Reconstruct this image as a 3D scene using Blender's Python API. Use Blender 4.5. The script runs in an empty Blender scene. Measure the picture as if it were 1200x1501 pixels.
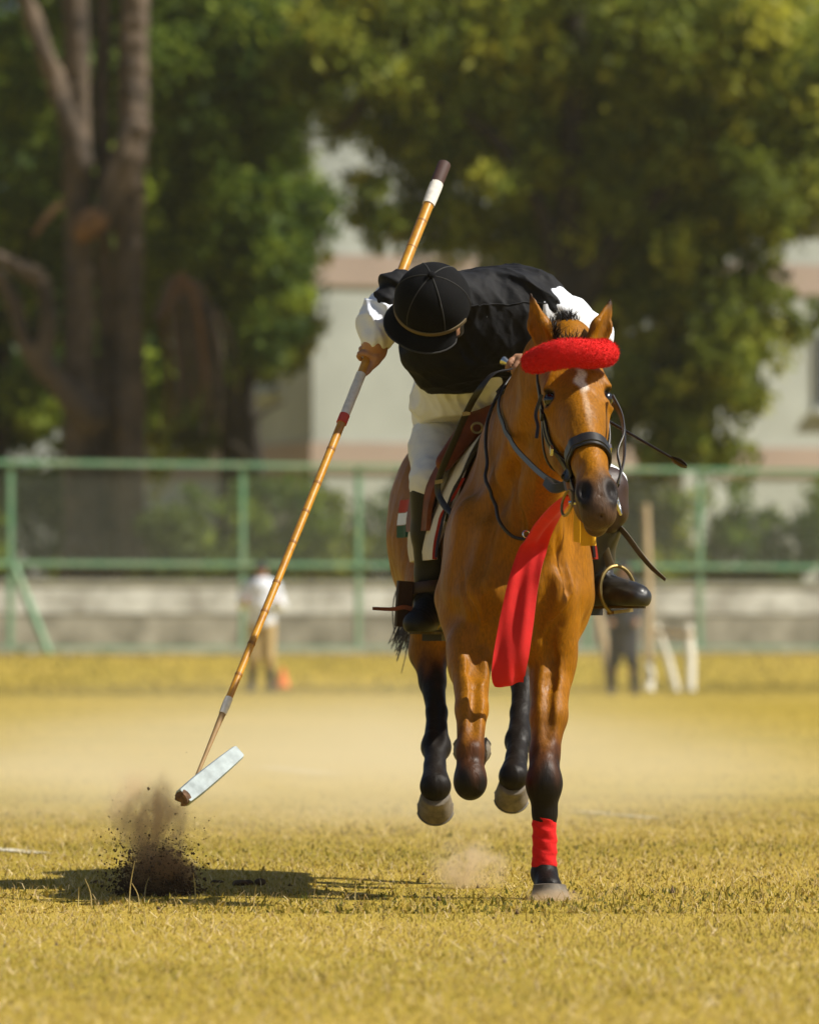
import bpy, math, random
import numpy as np
from mathutils import Vector

random.seed(7)
RNG = np.random.default_rng(11)
SC = bpy.context.scene
COL = SC.collection
rad = math.radians

# ------------------------------------------------------------------ camera
CAM_H = 0.78          # camera height above the field
F = 10000.0           # focal length in photo pixels (1200 wide)
HOR = 929.0           # photo row of the horizon
cam_d = bpy.data.cameras.new('camera')
cam = bpy.data.objects.new('camera', cam_d)
COL.objects.link(cam)
cam_d.sensor_fit = 'HORIZONTAL'
cam_d.sensor_width = 24.0
cam_d.lens = 200.0
cam_d.clip_start = 0.5
cam_d.clip_end = 6000.0
cam.location = (0, 0, CAM_H)
cam.rotation_euler = (rad(90) + math.atan((HOR - 750.5) / F), 0, 0)
cam_d.dof.use_dof = True
cam_d.dof.focus_distance = 20.1
cam_d.dof.aperture_fstop = 4.2
SC.camera = cam

# ------------------------------------------------------------------ light
SUN = Vector((0.66, -0.14, 0.75)).normalized()
world = bpy.data.worlds.new('World')
SC.world = world
world.use_nodes = True
wn = world.node_tree
sky = wn.nodes.new('ShaderNodeTexSky')
sky.sky_type = 'NISHITA'
sky.sun_disc = False
sky.sun_elevation = math.asin(SUN.z)
sky.sun_rotation = math.atan2(SUN.x, SUN.y)
sky.dust_density = 1.0
wn.links.new(sky.outputs[0], wn.nodes['Background'].inputs[0])
wn.nodes['Background'].inputs[1].default_value = 0.055
sun_d = bpy.data.lights.new('sun', 'SUN')
sun_d.energy = 4.8
sun_d.angle = rad(0.5)
sun_d.color = (1.0, 0.95, 0.85)
sun = bpy.data.objects.new('sun', sun_d)
COL.objects.link(sun)
sun.rotation_euler = SUN.to_track_quat('Z', 'Y').to_euler()
sun.location = (30, 0, 40)

SC.view_settings.view_transform = 'Standard'
SC.view_settings.look = 'None'
SC.view_settings.exposure = 0.58
SC.view_settings.gamma = 1.0
SC.render.engine = 'CYCLES'
SC.cycles.use_denoising = True
SC.cycles.max_bounces = 8
SC.cycles.transparent_max_bounces = 16
SC.cycles.volume_bounces = 2
SC.cycles.volume_step_rate = 1.0
SC.cycles.volume_max_steps = 256


# ------------------------------------------------------------------ helpers
def W(px, py, Y):
    return np.array([(px - 600.0) * Y / F, Y, CAM_H + (HOR - py) * Y / F])


def nrm(v):
    v = np.asarray(v, float)
    return v / (np.linalg.norm(v) + 1e-12)


def tag(o, label=None, cat=None, group=None, kind=None):
    if label: o['label'] = label
    if cat: o['category'] = cat
    if group: o['group'] = group
    if kind: o['kind'] = kind
    return o


def empty(name, loc, label, cat, group=None):
    o = bpy.data.objects.new(name, None)
    o.empty_display_size = 0.1
    COL.objects.link(o)
    o.location = [float(c) for c in loc]
    return tag(o, label, cat, group)


def link(name, me, mat, parent=None, smooth=True):
    if mat: me.materials.append(mat)
    if smooth and len(me.polygons):
        me.polygons.foreach_set('use_smooth', np.ones(len(me.polygons), bool))
    o = bpy.data.objects.new(name, me)
    COL.objects.link(o)
    if parent:
        o.parent = parent
        bpl = parent
        off = Vector((0, 0, 0))
        while bpl:
            off += bpl.location
            bpl = bpl.parent
        o.location = -off            # geometry is written in world coordinates
    return o


def mesh_np(name, V, quads=None, tris=None):
    V = np.ascontiguousarray(V, np.float32)
    me = bpy.data.meshes.new(name)
    fs, ls = [], []
    n = 0
    if quads is not None and len(quads):
        q = np.ascontiguousarray(quads, np.int32)
        fs.append(q.ravel()); ls.append(np.arange(len(q)) * 4); n = len(q) * 4
    if tris is not None and len(tris):
        t = np.ascontiguousarray(tris, np.int32)
        fs.append(t.ravel()); ls.append(n + np.arange(len(t)) * 3)
    loops = np.concatenate(fs); starts = np.concatenate(ls).astype(np.int32)
    me.vertices.add(len(V)); me.vertices.foreach_set('co', V.ravel())
    me.loops.add(len(loops)); me.loops.foreach_set('vertex_index', loops)
    me.polygons.add(len(starts)); me.polygons.foreach_set('loop_start', starts)
    me.update(calc_edges=True)
    me.validate()
    return me


def set_col(me, rgb, name='tint'):
    a = me.attributes.new(name, 'FLOAT_COLOR', 'POINT')
    c = np.ones((len(me.vertices), 4), np.float32)
    c[:, :3] = rgb
    a.data.foreach_set('color', c.ravel())


def set_val(me, v, name='rnd'):
    a = me.attributes.new(name, 'FLOAT', 'POINT')
    a.data.foreach_set('value', np.ascontiguousarray(v, np.float32))


def spline(pts, n=8):
    P = [np.asarray(p, float) for p in pts]
    if len(P) < 3:
        return np.array([P[0] + (P[1] - P[0]) * i / n for i in range(n + 1)])
    out = []
    for i in range(len(P) - 1):
        p0 = P[i - 1] if i else 2 * P[0] - P[1]
        p1, p2 = P[i], P[i + 1]
        p3 = P[i + 2] if i + 2 < len(P) else 2 * P[-1] - P[-2]
        for k in range(n):
            t = k / n
            out.append(.5 * ((2 * p1) + (p2 - p0) * t + (2 * p0 - 5 * p1 + 4 * p2 - p3) * t * t
                             + (3 * p1 - p0 - 3 * p2 + p3) * t ** 3))
    out.append(P[-1])
    return np.array(out)


class MB:
    def __init__(s):
        s.v, s.f = [], []

    def add(s, V, Fc):
        b = len(s.v)
        s.v += [tuple(float(c) for c in v) for v in V]
        s.f += [tuple(i + b for i in f) for f in Fc]

    def tube(s, pts, r, sides=10, cap=True, ref=(0.1, 0.2, 1.0)):
        pts = np.asarray(pts, float); n = len(pts)
        r = np.ones(n) * r if np.isscalar(r) else np.interp(np.linspace(0, 1, n), np.linspace(0, 1, len(r)), r)
        V, Fc = [], []
        T = np.gradient(pts, axis=0)
        u = None
        for i in range(n):
            t = nrm(T[i])
            if u is None:
                u = np.cross(t, ref)
                if np.linalg.norm(u) < 1e-3: u = np.cross(t, (1, 0, 0))
            u = nrm(u - t * np.dot(u, t)); w = np.cross(t, u)
            for k in range(sides):
                a = 2 * math.pi * k / sides
                V.append(pts[i] + r[i] * (math.cos(a) * u + math.sin(a) * w))
        for i in range(n - 1):
            for k in range(sides):
                k2 = (k + 1) % sides
                Fc.append((i * sides + k, i * sides + k2, (i + 1) * sides + k2, (i + 1) * sides + k))
        if cap:
            Fc.append(tuple(range(sides - 1, -1, -1)))
            Fc.append(tuple((n - 1) * sides + k for k in range(sides)))
        s.add(V, Fc)
        return s

    def strap(s, pts, width, thick, wide):
        """flat band: rectangle swept along pts, 'wide' gives the across direction"""
        pts = np.asarray(pts, float); n = len(pts)
        width = np.ones(n) * width if np.isscalar(width) else np.interp(np.linspace(0, 1, n), np.linspace(0, 1, len(width)), width)
        wide = np.asarray(wide, float)
        if wide.ndim == 1: wide = np.tile(wide, (n, 1))
        elif len(wide) != n:
            wide = np.array([[np.interp(i / (n - 1), np.linspace(0, 1, len(wide)), wide[:, c]) for c in range(3)] for i in range(n)])
        T = np.gradient(pts, axis=0)
        V, Fc = [], []
        for i in range(n):
            t = nrm(T[i]); a = nrm(wide[i] - t * np.dot(wide[i], t)); b = np.cross(t, a)
            h, q = width[i] / 2, thick / 2
            for (x, y) in ((-h, -q * .5), (-h * .86, -q), (h * .86, -q), (h, -q * .5), (h, q * .5), (h * .86, q), (-h * .86, q), (-h, q * .5)):
                V.append(pts[i] + a * x + b * y)
        for i in range(n - 1):
            for k in range(8):
                k2 = (k + 1) % 8
                Fc.append((i * 8 + k, i * 8 + k2, (i + 1) * 8 + k2, (i + 1) * 8 + k))
        Fc.append(tuple(range(7, -1, -1))); Fc.append(tuple((n - 1) * 8 + k for k in range(8)))
        s.add(V, Fc)
        return s

    def box(s, c, ax, ay, az):
        c = np.asarray(c, float); ax, ay, az = map(lambda q: np.asarray(q, float), (ax, ay, az))
        V = [c + ax * i + ay * j + az * k for i in (-1, 1) for j in (-1, 1) for k in (-1, 1)]
        s.add(V, [(0, 1, 3, 2), (4, 6, 7, 5), (0, 4, 5, 1), (2, 3, 7, 6), (0, 2, 6, 4), (1, 5, 7, 3)])
        return s

    def torus(s, c, n, R, r, u=None, seg=28, sides=8, sx=1.0):
        n = nrm(n); u = nrm(np.cross(n, (0.3, 0.2, 1)) if u is None else u - n * np.dot(u, n)); w = np.cross(n, u)
        V, Fc = [], []
        for i in range(seg):
            a = 2 * math.pi * i / seg
            d = math.cos(a) * u * sx + math.sin(a) * w
            dd = nrm(d)
            for k in range(sides):
                b = 2 * math.pi * k / sides
                V.append(np.asarray(c) + R * d + r * (math.cos(b) * dd + math.sin(b) * n))
        for i in range(seg):
            for k in range(sides):
                i2, k2 = (i + 1) % seg, (k + 1) % sides
                Fc.append((i * sides + k, i2 * sides + k, i2 * sides + k2, i * sides + k2))
        s.add(V, Fc)
        return s

    def build(s, name, mat, parent=None, smooth=True):
        me = bpy.data.meshes.new(name)
        me.from_pydata(s.v, [], s.f)
        me.update()
        o = link(name, me, mat, parent, smooth)
        if smooth:
            try:
                me.set_sharp_from_angle(angle=rad(45))
            except Exception:
                pass
        return o


# ---------------------------------------------------- implicit surfaces
class Field:
    """signed distance grid with smooth unions; meshed with surface nets"""
    def __init__(s, lo, hi, h):
        s.lo = np.asarray(lo, float); s.h = h
        s.n = np.ceil((np.asarray(hi, float) - s.lo) / h).astype(int) + 1
        s.D = np.full(s.n, 0.5, np.float32)

    def _blk(s, lo, hi, m):
        i0 = np.clip(np.floor((lo - m - s.lo) / s.h).astype(int), 0, s.n - 1)
        i1 = np.clip(np.ceil((hi + m - s.lo) / s.h).astype(int) + 1, 1, s.n)
        ax = [(s.lo[k] + s.h * np.arange(i0[k], i1[k])).astype(np.float32) for k in range(3)]
        sl = tuple(slice(i0[k], i1[k]) for k in range(3))
        return sl, ax[0][:, None, None], ax[1][None, :, None], ax[2][None, None, :]

    def _mix(s, sl, d, k, op):
        A = s.D[sl]
        if op == 'sub':
            if k > 0:
                hh = np.maximum(k - np.abs(A + d), 0) / k
                s.D[sl] = np.maximum(A, -d) + hh * hh * k * .25
            else:
                s.D[sl] = np.maximum(A, -d)
        else:
            if k > 0:
                hh = np.maximum(k - np.abs(A - d), 0) / k
                s.D[sl] = np.minimum(A, d) - hh * hh * k * .25
            else:
                s.D[sl] = np.minimum(A, d)

    def cone(s, a, b, ra, rb, k=.03, ax=None, f=1.0, op='add'):
        a = np.asarray(a, float); b = np.asarray(b, float)
        R = max(ra, rb) * max(1, f)
        sl, X, Y, Z = s._blk(np.minimum(a, b) - R, np.maximum(a, b) + R, k + 3 * s.h + .02)
        ab = b - a; L2 = float(ab @ ab) + 1e-9
        t = np.clip(((X - a[0]) * ab[0] + (Y - a[1]) * ab[1] + (Z - a[2]) * ab[2]) / L2, 0, 1)
        vx, vy, vz = X - a[0] - t * ab[0], Y - a[1] - t * ab[1], Z - a[2] - t * ab[2]
        if ax is not None:
            u = nrm(ax); q = (vx * u[0] + vy * u[1] + vz * u[2]) * (1 / f - 1)
            vx, vy, vz = vx + u[0] * q, vy + u[1] * q, vz + u[2] * q
        d = np.sqrt(vx * vx + vy * vy + vz * vz) - (ra + (rb - ra) * t)
        if ax is not None and f < 1: d = d * (f * .5 + .5)
        s._mix(sl, d, k, op)

    def chain(s, pts, r, k=.03, ax=None, f=1.0):
        for i in range(len(pts) - 1):
            fa = f if np.isscalar(f) else f[i]
            s.cone(pts[i], pts[i + 1], r[i], r[i + 1], k, ax, fa)

    def ell(s, c, r, k=.03, R=None, op='add'):
        c = np.asarray(c, float); r = np.asarray(r, float)
        m = np.max(r)
        sl, X, Y, Z = s._blk(c - m, c + m, k + 3 * s.h + .02)
        x, y, z = X - c[0], Y - c[1], Z - c[2]
        if R is not None:
            R = np.asarray(R, float)   # rows are the local axes
            x, y, z = (R[0][0] * x + R[0][1] * y + R[0][2] * z, R[1][0] * x + R[1][1] * y + R[1][2] * z,
                       R[2][0] * x + R[2][1] * y + R[2][2] * z)
        k0 = np.sqrt((x / r[0]) ** 2 + (y / r[1]) ** 2 + (z / r[2]) ** 2)
        k1 = np.sqrt((x / r[0] ** 2) ** 2 + (y / r[1] ** 2) ** 2 + (z / r[2] ** 2) ** 2) + 1e-6
        s._mix(sl, (k0 * (k0 - 1) / k1).astype(np.float32), k, op)

    def warp(s, fn):
        X = (s.lo[0] + s.h * np.arange(s.n[0])).astype(np.float32)[:, None, None]
        Y = (s.lo[1] + s.h * np.arange(s.n[1])).astype(np.float32)[None, :, None]
        Z = (s.lo[2] + s.h * np.arange(s.n[2])).astype(np.float32)[None, None, :]
        s.D = s.D + fn(X, Y, Z).astype(np.float32)

    def cut(s, p, n):
        """keep only the side of the plane the normal points away from"""
        n = nrm(n)
        X = (s.lo[0] + s.h * np.arange(s.n[0])).astype(np.float32)[:, None, None]
        Y = (s.lo[1] + s.h * np.arange(s.n[1])).astype(np.float32)[None, :, None]
        Z = (s.lo[2] + s.h * np.arange(s.n[2])).astype(np.float32)[None, None, :]
        s.D = np.maximum(s.D, ((X - p[0]) * n[0] + (Y - p[1]) * n[1] + (Z - p[2]) * n[2]).astype(np.float32))

    def at(s, P):
        P = np.atleast_2d(P)
        g = np.clip((P - s.lo) / s.h, 0, s.n - 1.001)
        i = np.floor(g).astype(int); t = g - i
        i = np.minimum(i, s.n - 2)
        r = 0
        for a in (0, 1):
            for b in (0, 1):
                for c in (0, 1):
                    w = (t[:, 0] if a else 1 - t[:, 0]) * (t[:, 1] if b else 1 - t[:, 1]) * (t[:, 2] if c else 1 - t[:, 2])
                    r = r + w * s.D[i[:, 0] + a, i[:, 1] + b, i[:, 2] + c]
        return r

    def grad(s, P):
        P = np.atleast_2d(P); e = s.h * 1.5
        g = np.stack([s.at(P + np.eye(3)[k] * e) - s.at(P - np.eye(3)[k] * e) for k in range(3)], 1)
        return g / (np.linalg.norm(g, axis=1, keepdims=True) + 1e-9)

    def snap(s, P, off, it=12, only_in=False):
        P = np.array(np.atleast_2d(P), float)
        for _ in range(it):
            d = s.at(P) - off
            if only_in: d = np.minimum(d, 0)
            P -= s.grad(P) * np.clip(d, -.03, .03)[:, None] * .8
        return P

    def mesh(s, name, smooth=2):
        D = s.D; S = D < 0
        c = [S[a:S.shape[0] - 1 + a, b:S.shape[1] - 1 + b, d:S.shape[2] - 1 + d] for a in (0, 1) for b in (0, 1) for d in (0, 1)]
        anyv = c[0].copy(); allv = c[0].copy()
        for q in c[1:]:
            anyv |= q; allv &= q
        act = anyv & ~allv
        idx = np.argwhere(act)
        ID = np.full(act.shape, -1, np.int32); ID[act] = np.arange(len(idx))
        off = np.array([(a, b, d) for a in (0, 1) for b in (0, 1) for d in (0, 1)])
        vals = np.stack([D[idx[:, 0] + o[0], idx[:, 1] + o[1], idx[:, 2] + o[2]] for o in off], 1)
        P = np.zeros((len(idx), 3)); N = np.zeros(len(idx))
        for i in range(8):
            for j in range(i + 1, 8):
                if np.abs(off[i] - off[j]).sum() != 1: continue
                a, b = vals[:, i], vals[:, j]
                m = (a < 0) != (b < 0)
                t = np.where(m, a / np.where(m, a - b, 1), 0)
                P += np.where(m[:, None], off[i] + (off[j] - off[i]) * t[:, None], 0); N += m
        V = s.lo + s.h * (idx + P / N[:, None])
        Q = []
        for axn in range(3):
            o1, o2 = [(1, 2), (2, 0), (0, 1)][axn]
            sl0 = [slice(None)] * 3; sl1 = [slice(None)] * 3
            sl0[axn] = slice(0, -1); sl1[axn] = slice(1, None)
            A, B = S[tuple(sl0)], S[tuple(sl1)]
            e = np.argwhere(A != B)
            ok = (e[:, o1] > 0) & (e[:, o2] > 0) & (e[:, o1] < S.shape[o1] - 1) & (e[:, o2] < S.shape[o2] - 1)
            e = e[ok]
            inside = A[e[:, 0], e[:, 1], e[:, 2]]
            u = np.zeros(3, int); u[o1] = 1; w = np.zeros(3, int); w[o2] = 1
            q = np.stack([ID[tuple((e - u - w).T)], ID[tuple((e - w).T)], ID[tuple(e.T)], ID[tuple((e - u).T)]], 1)
            q[~inside] = q[~inside][:, ::-1]
            Q.append(q)
        Q = np.concatenate(Q)
        Q = Q[(Q >= 0).all(1)]
        for _ in range(smooth):
            acc = np.zeros_like(V); cnt = np.zeros(len(V))
            for a, b in ((0, 1), (1, 2), (2, 3), (3, 0)):
                for i, j in ((a, b), (b, a)):
                    for cc in range(3):
                        acc[:, cc] += np.bincount(Q[:, i], V[Q[:, j], cc], len(V))
                    cnt += np.bincount(Q[:, i], minlength=len(V))
            V = V * .5 + .5 * acc / np.maximum(cnt, 1)[:, None]
        s.V = V
        return mesh_np(name, V, Q)


# ------------------------------------------------------------------ materials
def mat(name, rgb, rough=.6, noise=None, bump=None, metal=0., spec=.4, sheen=0., trans=0., attr=None, coat=0., ramp=None, emis=None):
    """noise = (scale, amount[, second rgb]); bump = (scale, strength, distance)"""
    m = bpy.data.materials.new(name); m.use_nodes = True
    nt = m.node_tree; N = nt.nodes; L = nt.links
    p = N['Principled BSDF']
    p.inputs['Roughness'].default_value = rough
    p.inputs['Metallic'].default_value = metal
    p.inputs['Specular IOR Level'].default_value = spec
    if sheen: p.inputs['Sheen Weight'].default_value = sheen; p.inputs['Sheen Roughness'].default_value = .4
    if coat: p.inputs['Coat Weight'].default_value = coat; p.inputs['Coat Roughness'].default_value = .25
    tc = N.new('ShaderNodeTexCoord')
    base = None
    if attr:
        a = N.new('ShaderNodeAttribute'); a.attribute_name = attr
        if ramp:
            r = N.new('ShaderNodeValToRGB')
            while len(r.color_ramp.elements) < len(ramp): r.color_ramp.elements.new(.5)
            for e, (pos, c) in zip(r.color_ramp.elements, ramp):
                e.position = pos; e.color = (*c, 1)
            L.new(a.outputs['Fac'], r.inputs[0]); base = r.outputs[0]
        else:
            base = a.outputs['Color']
    if noise:
        nz = N.new('ShaderNodeTexNoise'); nz.inputs['Scale'].default_value = noise[0]
        nz.inputs['Detail'].default_value = 6; nz.inputs['Roughness'].default_value = .62
        L.new(tc.outputs['Object'], nz.inputs['Vector'])
        mr = N.new('ShaderNodeMapRange'); mr.inputs[1].default_value = .32; mr.inputs[2].default_value = .68
        L.new(nz.outputs[0], mr.inputs[0])
        mx = N.new('ShaderNodeMix'); mx.data_type = 'RGBA'
        L.new(mr.outputs[0], mx.inputs[0])
        if base is not None:
            mul = N.new('ShaderNodeMix'); mul.data_type = 'RGBA'; mul.blend_type = 'MULTIPLY'
            mul.inputs[0].default_value = 1
            mul.inputs[7].default_value = (*(1 - noise[1],) * 3, 1)
            L.new(base, mul.inputs[6]); L.new(mul.outputs[2], mx.inputs[6]); L.new(base, mx.inputs[7])
        else:
            c2 = noise[2] if len(noise) > 2 else tuple(c * (1 - noise[1]) for c in rgb)
            mx.inputs[6].default_value = (*c2, 1); mx.inputs[7].default_value = (*rgb, 1)
        base = mx.outputs[2]
    if base is not None: L.new(base, p.inputs['Base Color'])
    else: p.inputs['Base Color'].default_value = (*rgb, 1)
    if bump:
        bz = N.new('ShaderNodeTexNoise'); bz.inputs['Scale'].default_value = bump[0]; bz.inputs['Detail'].default_value = 5
        L.new(tc.outputs['Object'], bz.inputs['Vector'])
        b = N.new('ShaderNodeBump'); b.inputs['Strength'].default_value = bump[1]; b.inputs['Distance'].default_value = bump[2]
        L.new(bz.outputs[0], b.inputs['Height']); L.new(b.outputs[0], p.inputs['Normal'])
    if trans:
        t = N.new('ShaderNodeBsdfTranslucent'); ms = N.new('ShaderNodeMixShader'); ms.inputs[0].default_value = trans
        if base is not None: L.new(base, t.inputs[0])
        else: t.inputs[0].default_value = (*rgb, 1)
        L.new(p.outputs[0], ms.inputs[1]); L.new(t.outputs[0], ms.inputs[2])
        L.new(ms.outputs[0], N['Material Output'].inputs[0])
    return m


M = {}


def coat_mat():
    m = mat('horse_coat', (.3, .1, .02), .5, noise=(7, .3), spec=.15, attr='tint')
    N, L = m.node_tree.nodes, m.node_tree.links
    p = N['Principled BSDF']; tc = N.new('ShaderNodeTexCoord')
    # fine lie of the hair (stretched noise) over veins and muscle ripple
    mp = N.new('ShaderNodeMapping'); mp.inputs['Scale'].default_value = (1, 1, .22); mp.inputs['Rotation'].default_value = (.2, .25, 0)
    L.new(tc.outputs['Object'], mp.inputs[0])
    a = N.new('ShaderNodeTexNoise'); a.inputs['Scale'].default_value = 210; a.inputs['Detail'].default_value = 5; L.new(mp.outputs[0], a.inputs[0])
    b = N.new('ShaderNodeTexNoise'); b.inputs['Scale'].default_value = 22; b.inputs['Detail'].default_value = 5; b.inputs['Roughness'].default_value = .55; b.inputs['Distortion'].default_value = .8; L.new(mp.outputs[0], b.inputs[0])
    b1 = N.new('ShaderNodeBump'); b1.inputs['Strength'].default_value = .5; b1.inputs['Distance'].default_value = .010; L.new(b.outputs[0], b1.inputs['Height'])
    b2 = N.new('ShaderNodeBump'); b2.inputs['Strength'].default_value = .45; b2.inputs['Distance'].default_value = .0025; L.new(a.outputs[0], b2.inputs['Height']); L.new(b1.outputs[0], b2.inputs['Normal'])
    L.new(b2.outputs[0], p.inputs['Normal'])
    src = p.inputs['Base Color'].links[0].from_socket
    mr = N.new('ShaderNodeMapRange'); mr.inputs[1].default_value = .3; mr.inputs[2].default_value = .7; mr.inputs[3].default_value = .72; mr.inputs[4].default_value = 1.22; L.new(a.outputs[0], mr.inputs[0])
    vm = N.new('ShaderNodeVectorMath'); vm.operation = 'SCALE'; L.new(src, vm.inputs[0]); L.new(mr.outputs[0], vm.inputs['Scale'])
    L.new(vm.outputs[0], p.inputs['Base Color'])
    r = N.new('ShaderNodeMapRange'); r.inputs[1].default_value = .35; r.inputs[2].default_value = .65; r.inputs[3].default_value = .38; r.inputs[4].default_value = .62; L.new(b.outputs[0], r.inputs[0]); L.new(r.outputs[0], p.inputs['Roughness'])
    return m


M['coat'] = coat_mat()
M['hoof'] = mat('hoof_horn', (.20, .165, .12), .7, noise=(30, .65), bump=(60, .3, .002))
M['shoe'] = mat('worn_iron', (.22, .21, .20), .45, metal=.9)
M['eye'] = mat('dark_eye', (.006, .004, .003), .08, spec=.7)
M['hair'] = mat('dark_hair', (.012, .008, .006), .5)
M['blackcloth'] = mat('black_cloth', (.0085, .0085, .010), .75, noise=(9, .4), bump=(34, .45, .007), spec=.22)
M['velvet'] = mat('black_velvet', (.0055, .0055, .006), .9, noise=(60, .4), bump=(500, .2, .001), spec=.15)
M['tan_trim'] = mat('tan_trim', (.13, .095, .045), .7)
M['grey_trim'] = mat('grey_piping', (.03, .029, .027), .8)
M['whitecloth'] = mat('white_cloth', (.74, .77, .84), .8, noise=(14, .08), bump=(40, .3, .006))
M['breeches'] = mat('white_breeches', (.72, .73, .74), .8, noise=(10, .1), bump=(30, .2, .005))
M['skin'] = mat('skin', (.40, .20, .11), .55, noise=(40, .2), bump=(150, .2, .001), spec=.4)
M['boot'] = mat('black_boot_leather', (.009, .009, .010), .5, noise=(18, .3), bump=(35, .25, .004), spec=.25)
M['dustyboot'] = mat('dusty_boot_leather', (.03, .027, .022), .4, noise=(16, .6, (.011, .010, .010)), bump=(35, .25, .004), spec=.5)
M['strap'] = mat('black_strap_leather', (.014, .012, .011), .42, noise=(40, .3), bump=(200, .2, .001), spec=.45)
M['brown'] = mat('brown_leather', (.19, .045, .012), .55, noise=(18, .5), bump=(60, .3, .003), spec=.2)
M['darkbrown'] = mat('dark_brown_leather', (.035, .014, .008), .5, noise=(22, .4), bump=(60, .3, .003))
M['olive'] = mat('olive_strap_leather', (.075, .05, .014), .55, noise=(30, .4))
M['brass'] = mat('brass', (.33, .24, .09), .42, metal=.85, noise=(30, .3))
M['steel'] = mat('steel', (.55, .55, .52), .25, metal=1.)
M['padwhite'] = mat('cream_felt', (.68, .60, .46), .9, noise=(25, .15), bump=(200, .3, .002))
M['padred'] = mat('red_felt', (.42, .03, .012), .9, noise=(30, .2))
M['padgreen'] = mat('green_felt', (.012, .07, .035), .9)
M['red'] = mat('red_cloth', (.62, .006, .004), .8, noise=(12, .18), bump=(60, .25, .004), sheen=.1)
M['redfleece'] = mat('red_fleece', (.66, .007, .006), .95, noise=(70, .2), bump=(240, .5, .003))
M['yellow'] = mat('yellow_cloth', (.78, .42, .012), .7, noise=(15, .15), trans=.2)
M['cane'] = mat('golden_cane', (.56, .27, .020), .38, noise=(26, .4, (.36, .15, .012)), bump=(80, .2, .002), spec=.5)
M['node'] = mat('cane_node', (.27, .115, .015), .5)
M['tape'] = mat('white_tape', (.76, .71, .63), .8, noise=(60, .25), bump=(150, .4, .002))
M['redtape'] = mat('red_tape', (.5, .06, .04), .7)
M['rubber'] = mat('brown_grip', (.05, .022, .016), .7)
M['thincane'] = mat('pale_cane', (.36, .22, .09), .6, noise=(30, .3))
M['malletwood'] = mat('pale_painted_wood', (.40, .46, .47), .7, noise=(24, .4), bump=(70, .3, .002))
M['brokenwood'] = mat('muddy_wood_end', (.20, .11, .06), .9, noise=(60, .7))
M['gold'] = mat('gold_bangle', (.75, .42, .04), .3, metal=.9)
M['greenpaint'] = mat('weathered_green_paint', (.075, .235, .125), .6, noise=(2.2, .4, (.21, .30, .18)))
M['wire'] = mat('dull_wire', (.16, .18, .14), .7)
M['whitewash'] = mat('flaking_whitewash', (.72, .71, .64), .9, noise=(1.6, .6, (.24, .22, .18)), bump=(6, .5, .05))
M['plaster'] = mat('stained_plaster', (.36, .33, .26), .9, noise=(1.5, .6, (.085, .075, .05)), bump=(6, .5, .05))
M['kerb'] = mat('pale_concrete', (.40, .38, .30), .9, noise=(1.5, .45), bump=(8, .5, .03))
M['cream'] = mat('cream_wall', (.47, .50, .45), .9, noise=(.35, .3), bump=(3, .2, .02))
M['pink'] = mat('pink_band', (.42, .33, .27), .9, noise=(.4, .15))
M['glass'] = mat('dark_window_glass', (.02, .025, .03), .12, spec=.6)
M['frame'] = mat('window_frame_paint', (.30, .33, .33), .6)
M['bark'] = mat('rough_bark', (.16, .115, .078), .95, noise=(1.3, .65, (.03, .023, .017)), bump=(5, .9, .08))
M['darkbark'] = mat('dark_bark', (.035, .028, .02), .95, noise=(1.5, .5), bump=(5, .8, .06))
M['drybark'] = mat('peeled_dry_bark', (.24, .125, .055), .95, noise=(2.0, .5), bump=(6, .8, .05))
M['wood'] = mat('raw_timber', (.46, .34, .19), .85, noise=(3, .3))
M['whitewood'] = mat('whitewashed_timber', (.66, .62, .50), .85, noise=(3, .2))
M['khaki'] = mat('khaki_cloth', (.45, .32, .14), .85)
M['navy'] = mat('dark_navy_cloth', (.018, .020, .028), .85)
M['orange'] = mat('orange_plastic', (.75, .19, .04), .5)
M['soil'] = mat('damp_soil', (.10, .058, .026), .95, noise=(30, .5))
M['chalk'] = mat('faded_chalk', (.55, .52, .42), .95, noise=(6, .6, (.36, .27, .10)))


def leafmat(name, c0, c1, c2):
    return mat(name, c1, .55, attr='rnd', ramp=[(0, c0), (.55, c1), (1, c2)], trans=.5, spec=.2)


M['leaf_a'] = leafmat('olive_leaves', (.085, .115, .018), (.21, .255, .032), (.48, .46, .055))
M['leaf_b'] = leafmat('deep_green_leaves', (.045, .085, .014), (.12, .185, .022), (.30, .37, .038))
M['leaf_c'] = leafmat('bright_green_leaves', (.05, .075, .012), (.10, .14, .018), (.20, .22, .03))
M['drygrass'] = mat('dry_turf_blades', (.3, .2, .05), .7, attr='rnd', trans=.3, spec=.2,
                    ramp=[(0, (.085, .095, .011)), (.28, (.21, .170, .018)), (.6, (.365, .250, .032)), (.88, (.49, .34, .070)), (1, (.64, .48, .17))])
M['bankgrass'] = mat('rough_bank_grass', (.3, .25, .1), .7, attr='rnd', trans=.3, spec=.2, ramp=[(0, (.10, .115, .022)), (.4, (.24, .205, .042)), (.75, (.36, .27, .065)), (1, (.45, .33, .11))])
M['straw'] = mat('loose_straw', (.5, .4, .2), .6, attr='rnd', trans=.2, ramp=[(0, (.22, .15, .05)), (.4, (.48, .34, .14)), (1, (.72, .58, .33))])
M['weed'] = mat('straw_stalk', (.52, .40, .15), .7, trans=.25)


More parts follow.
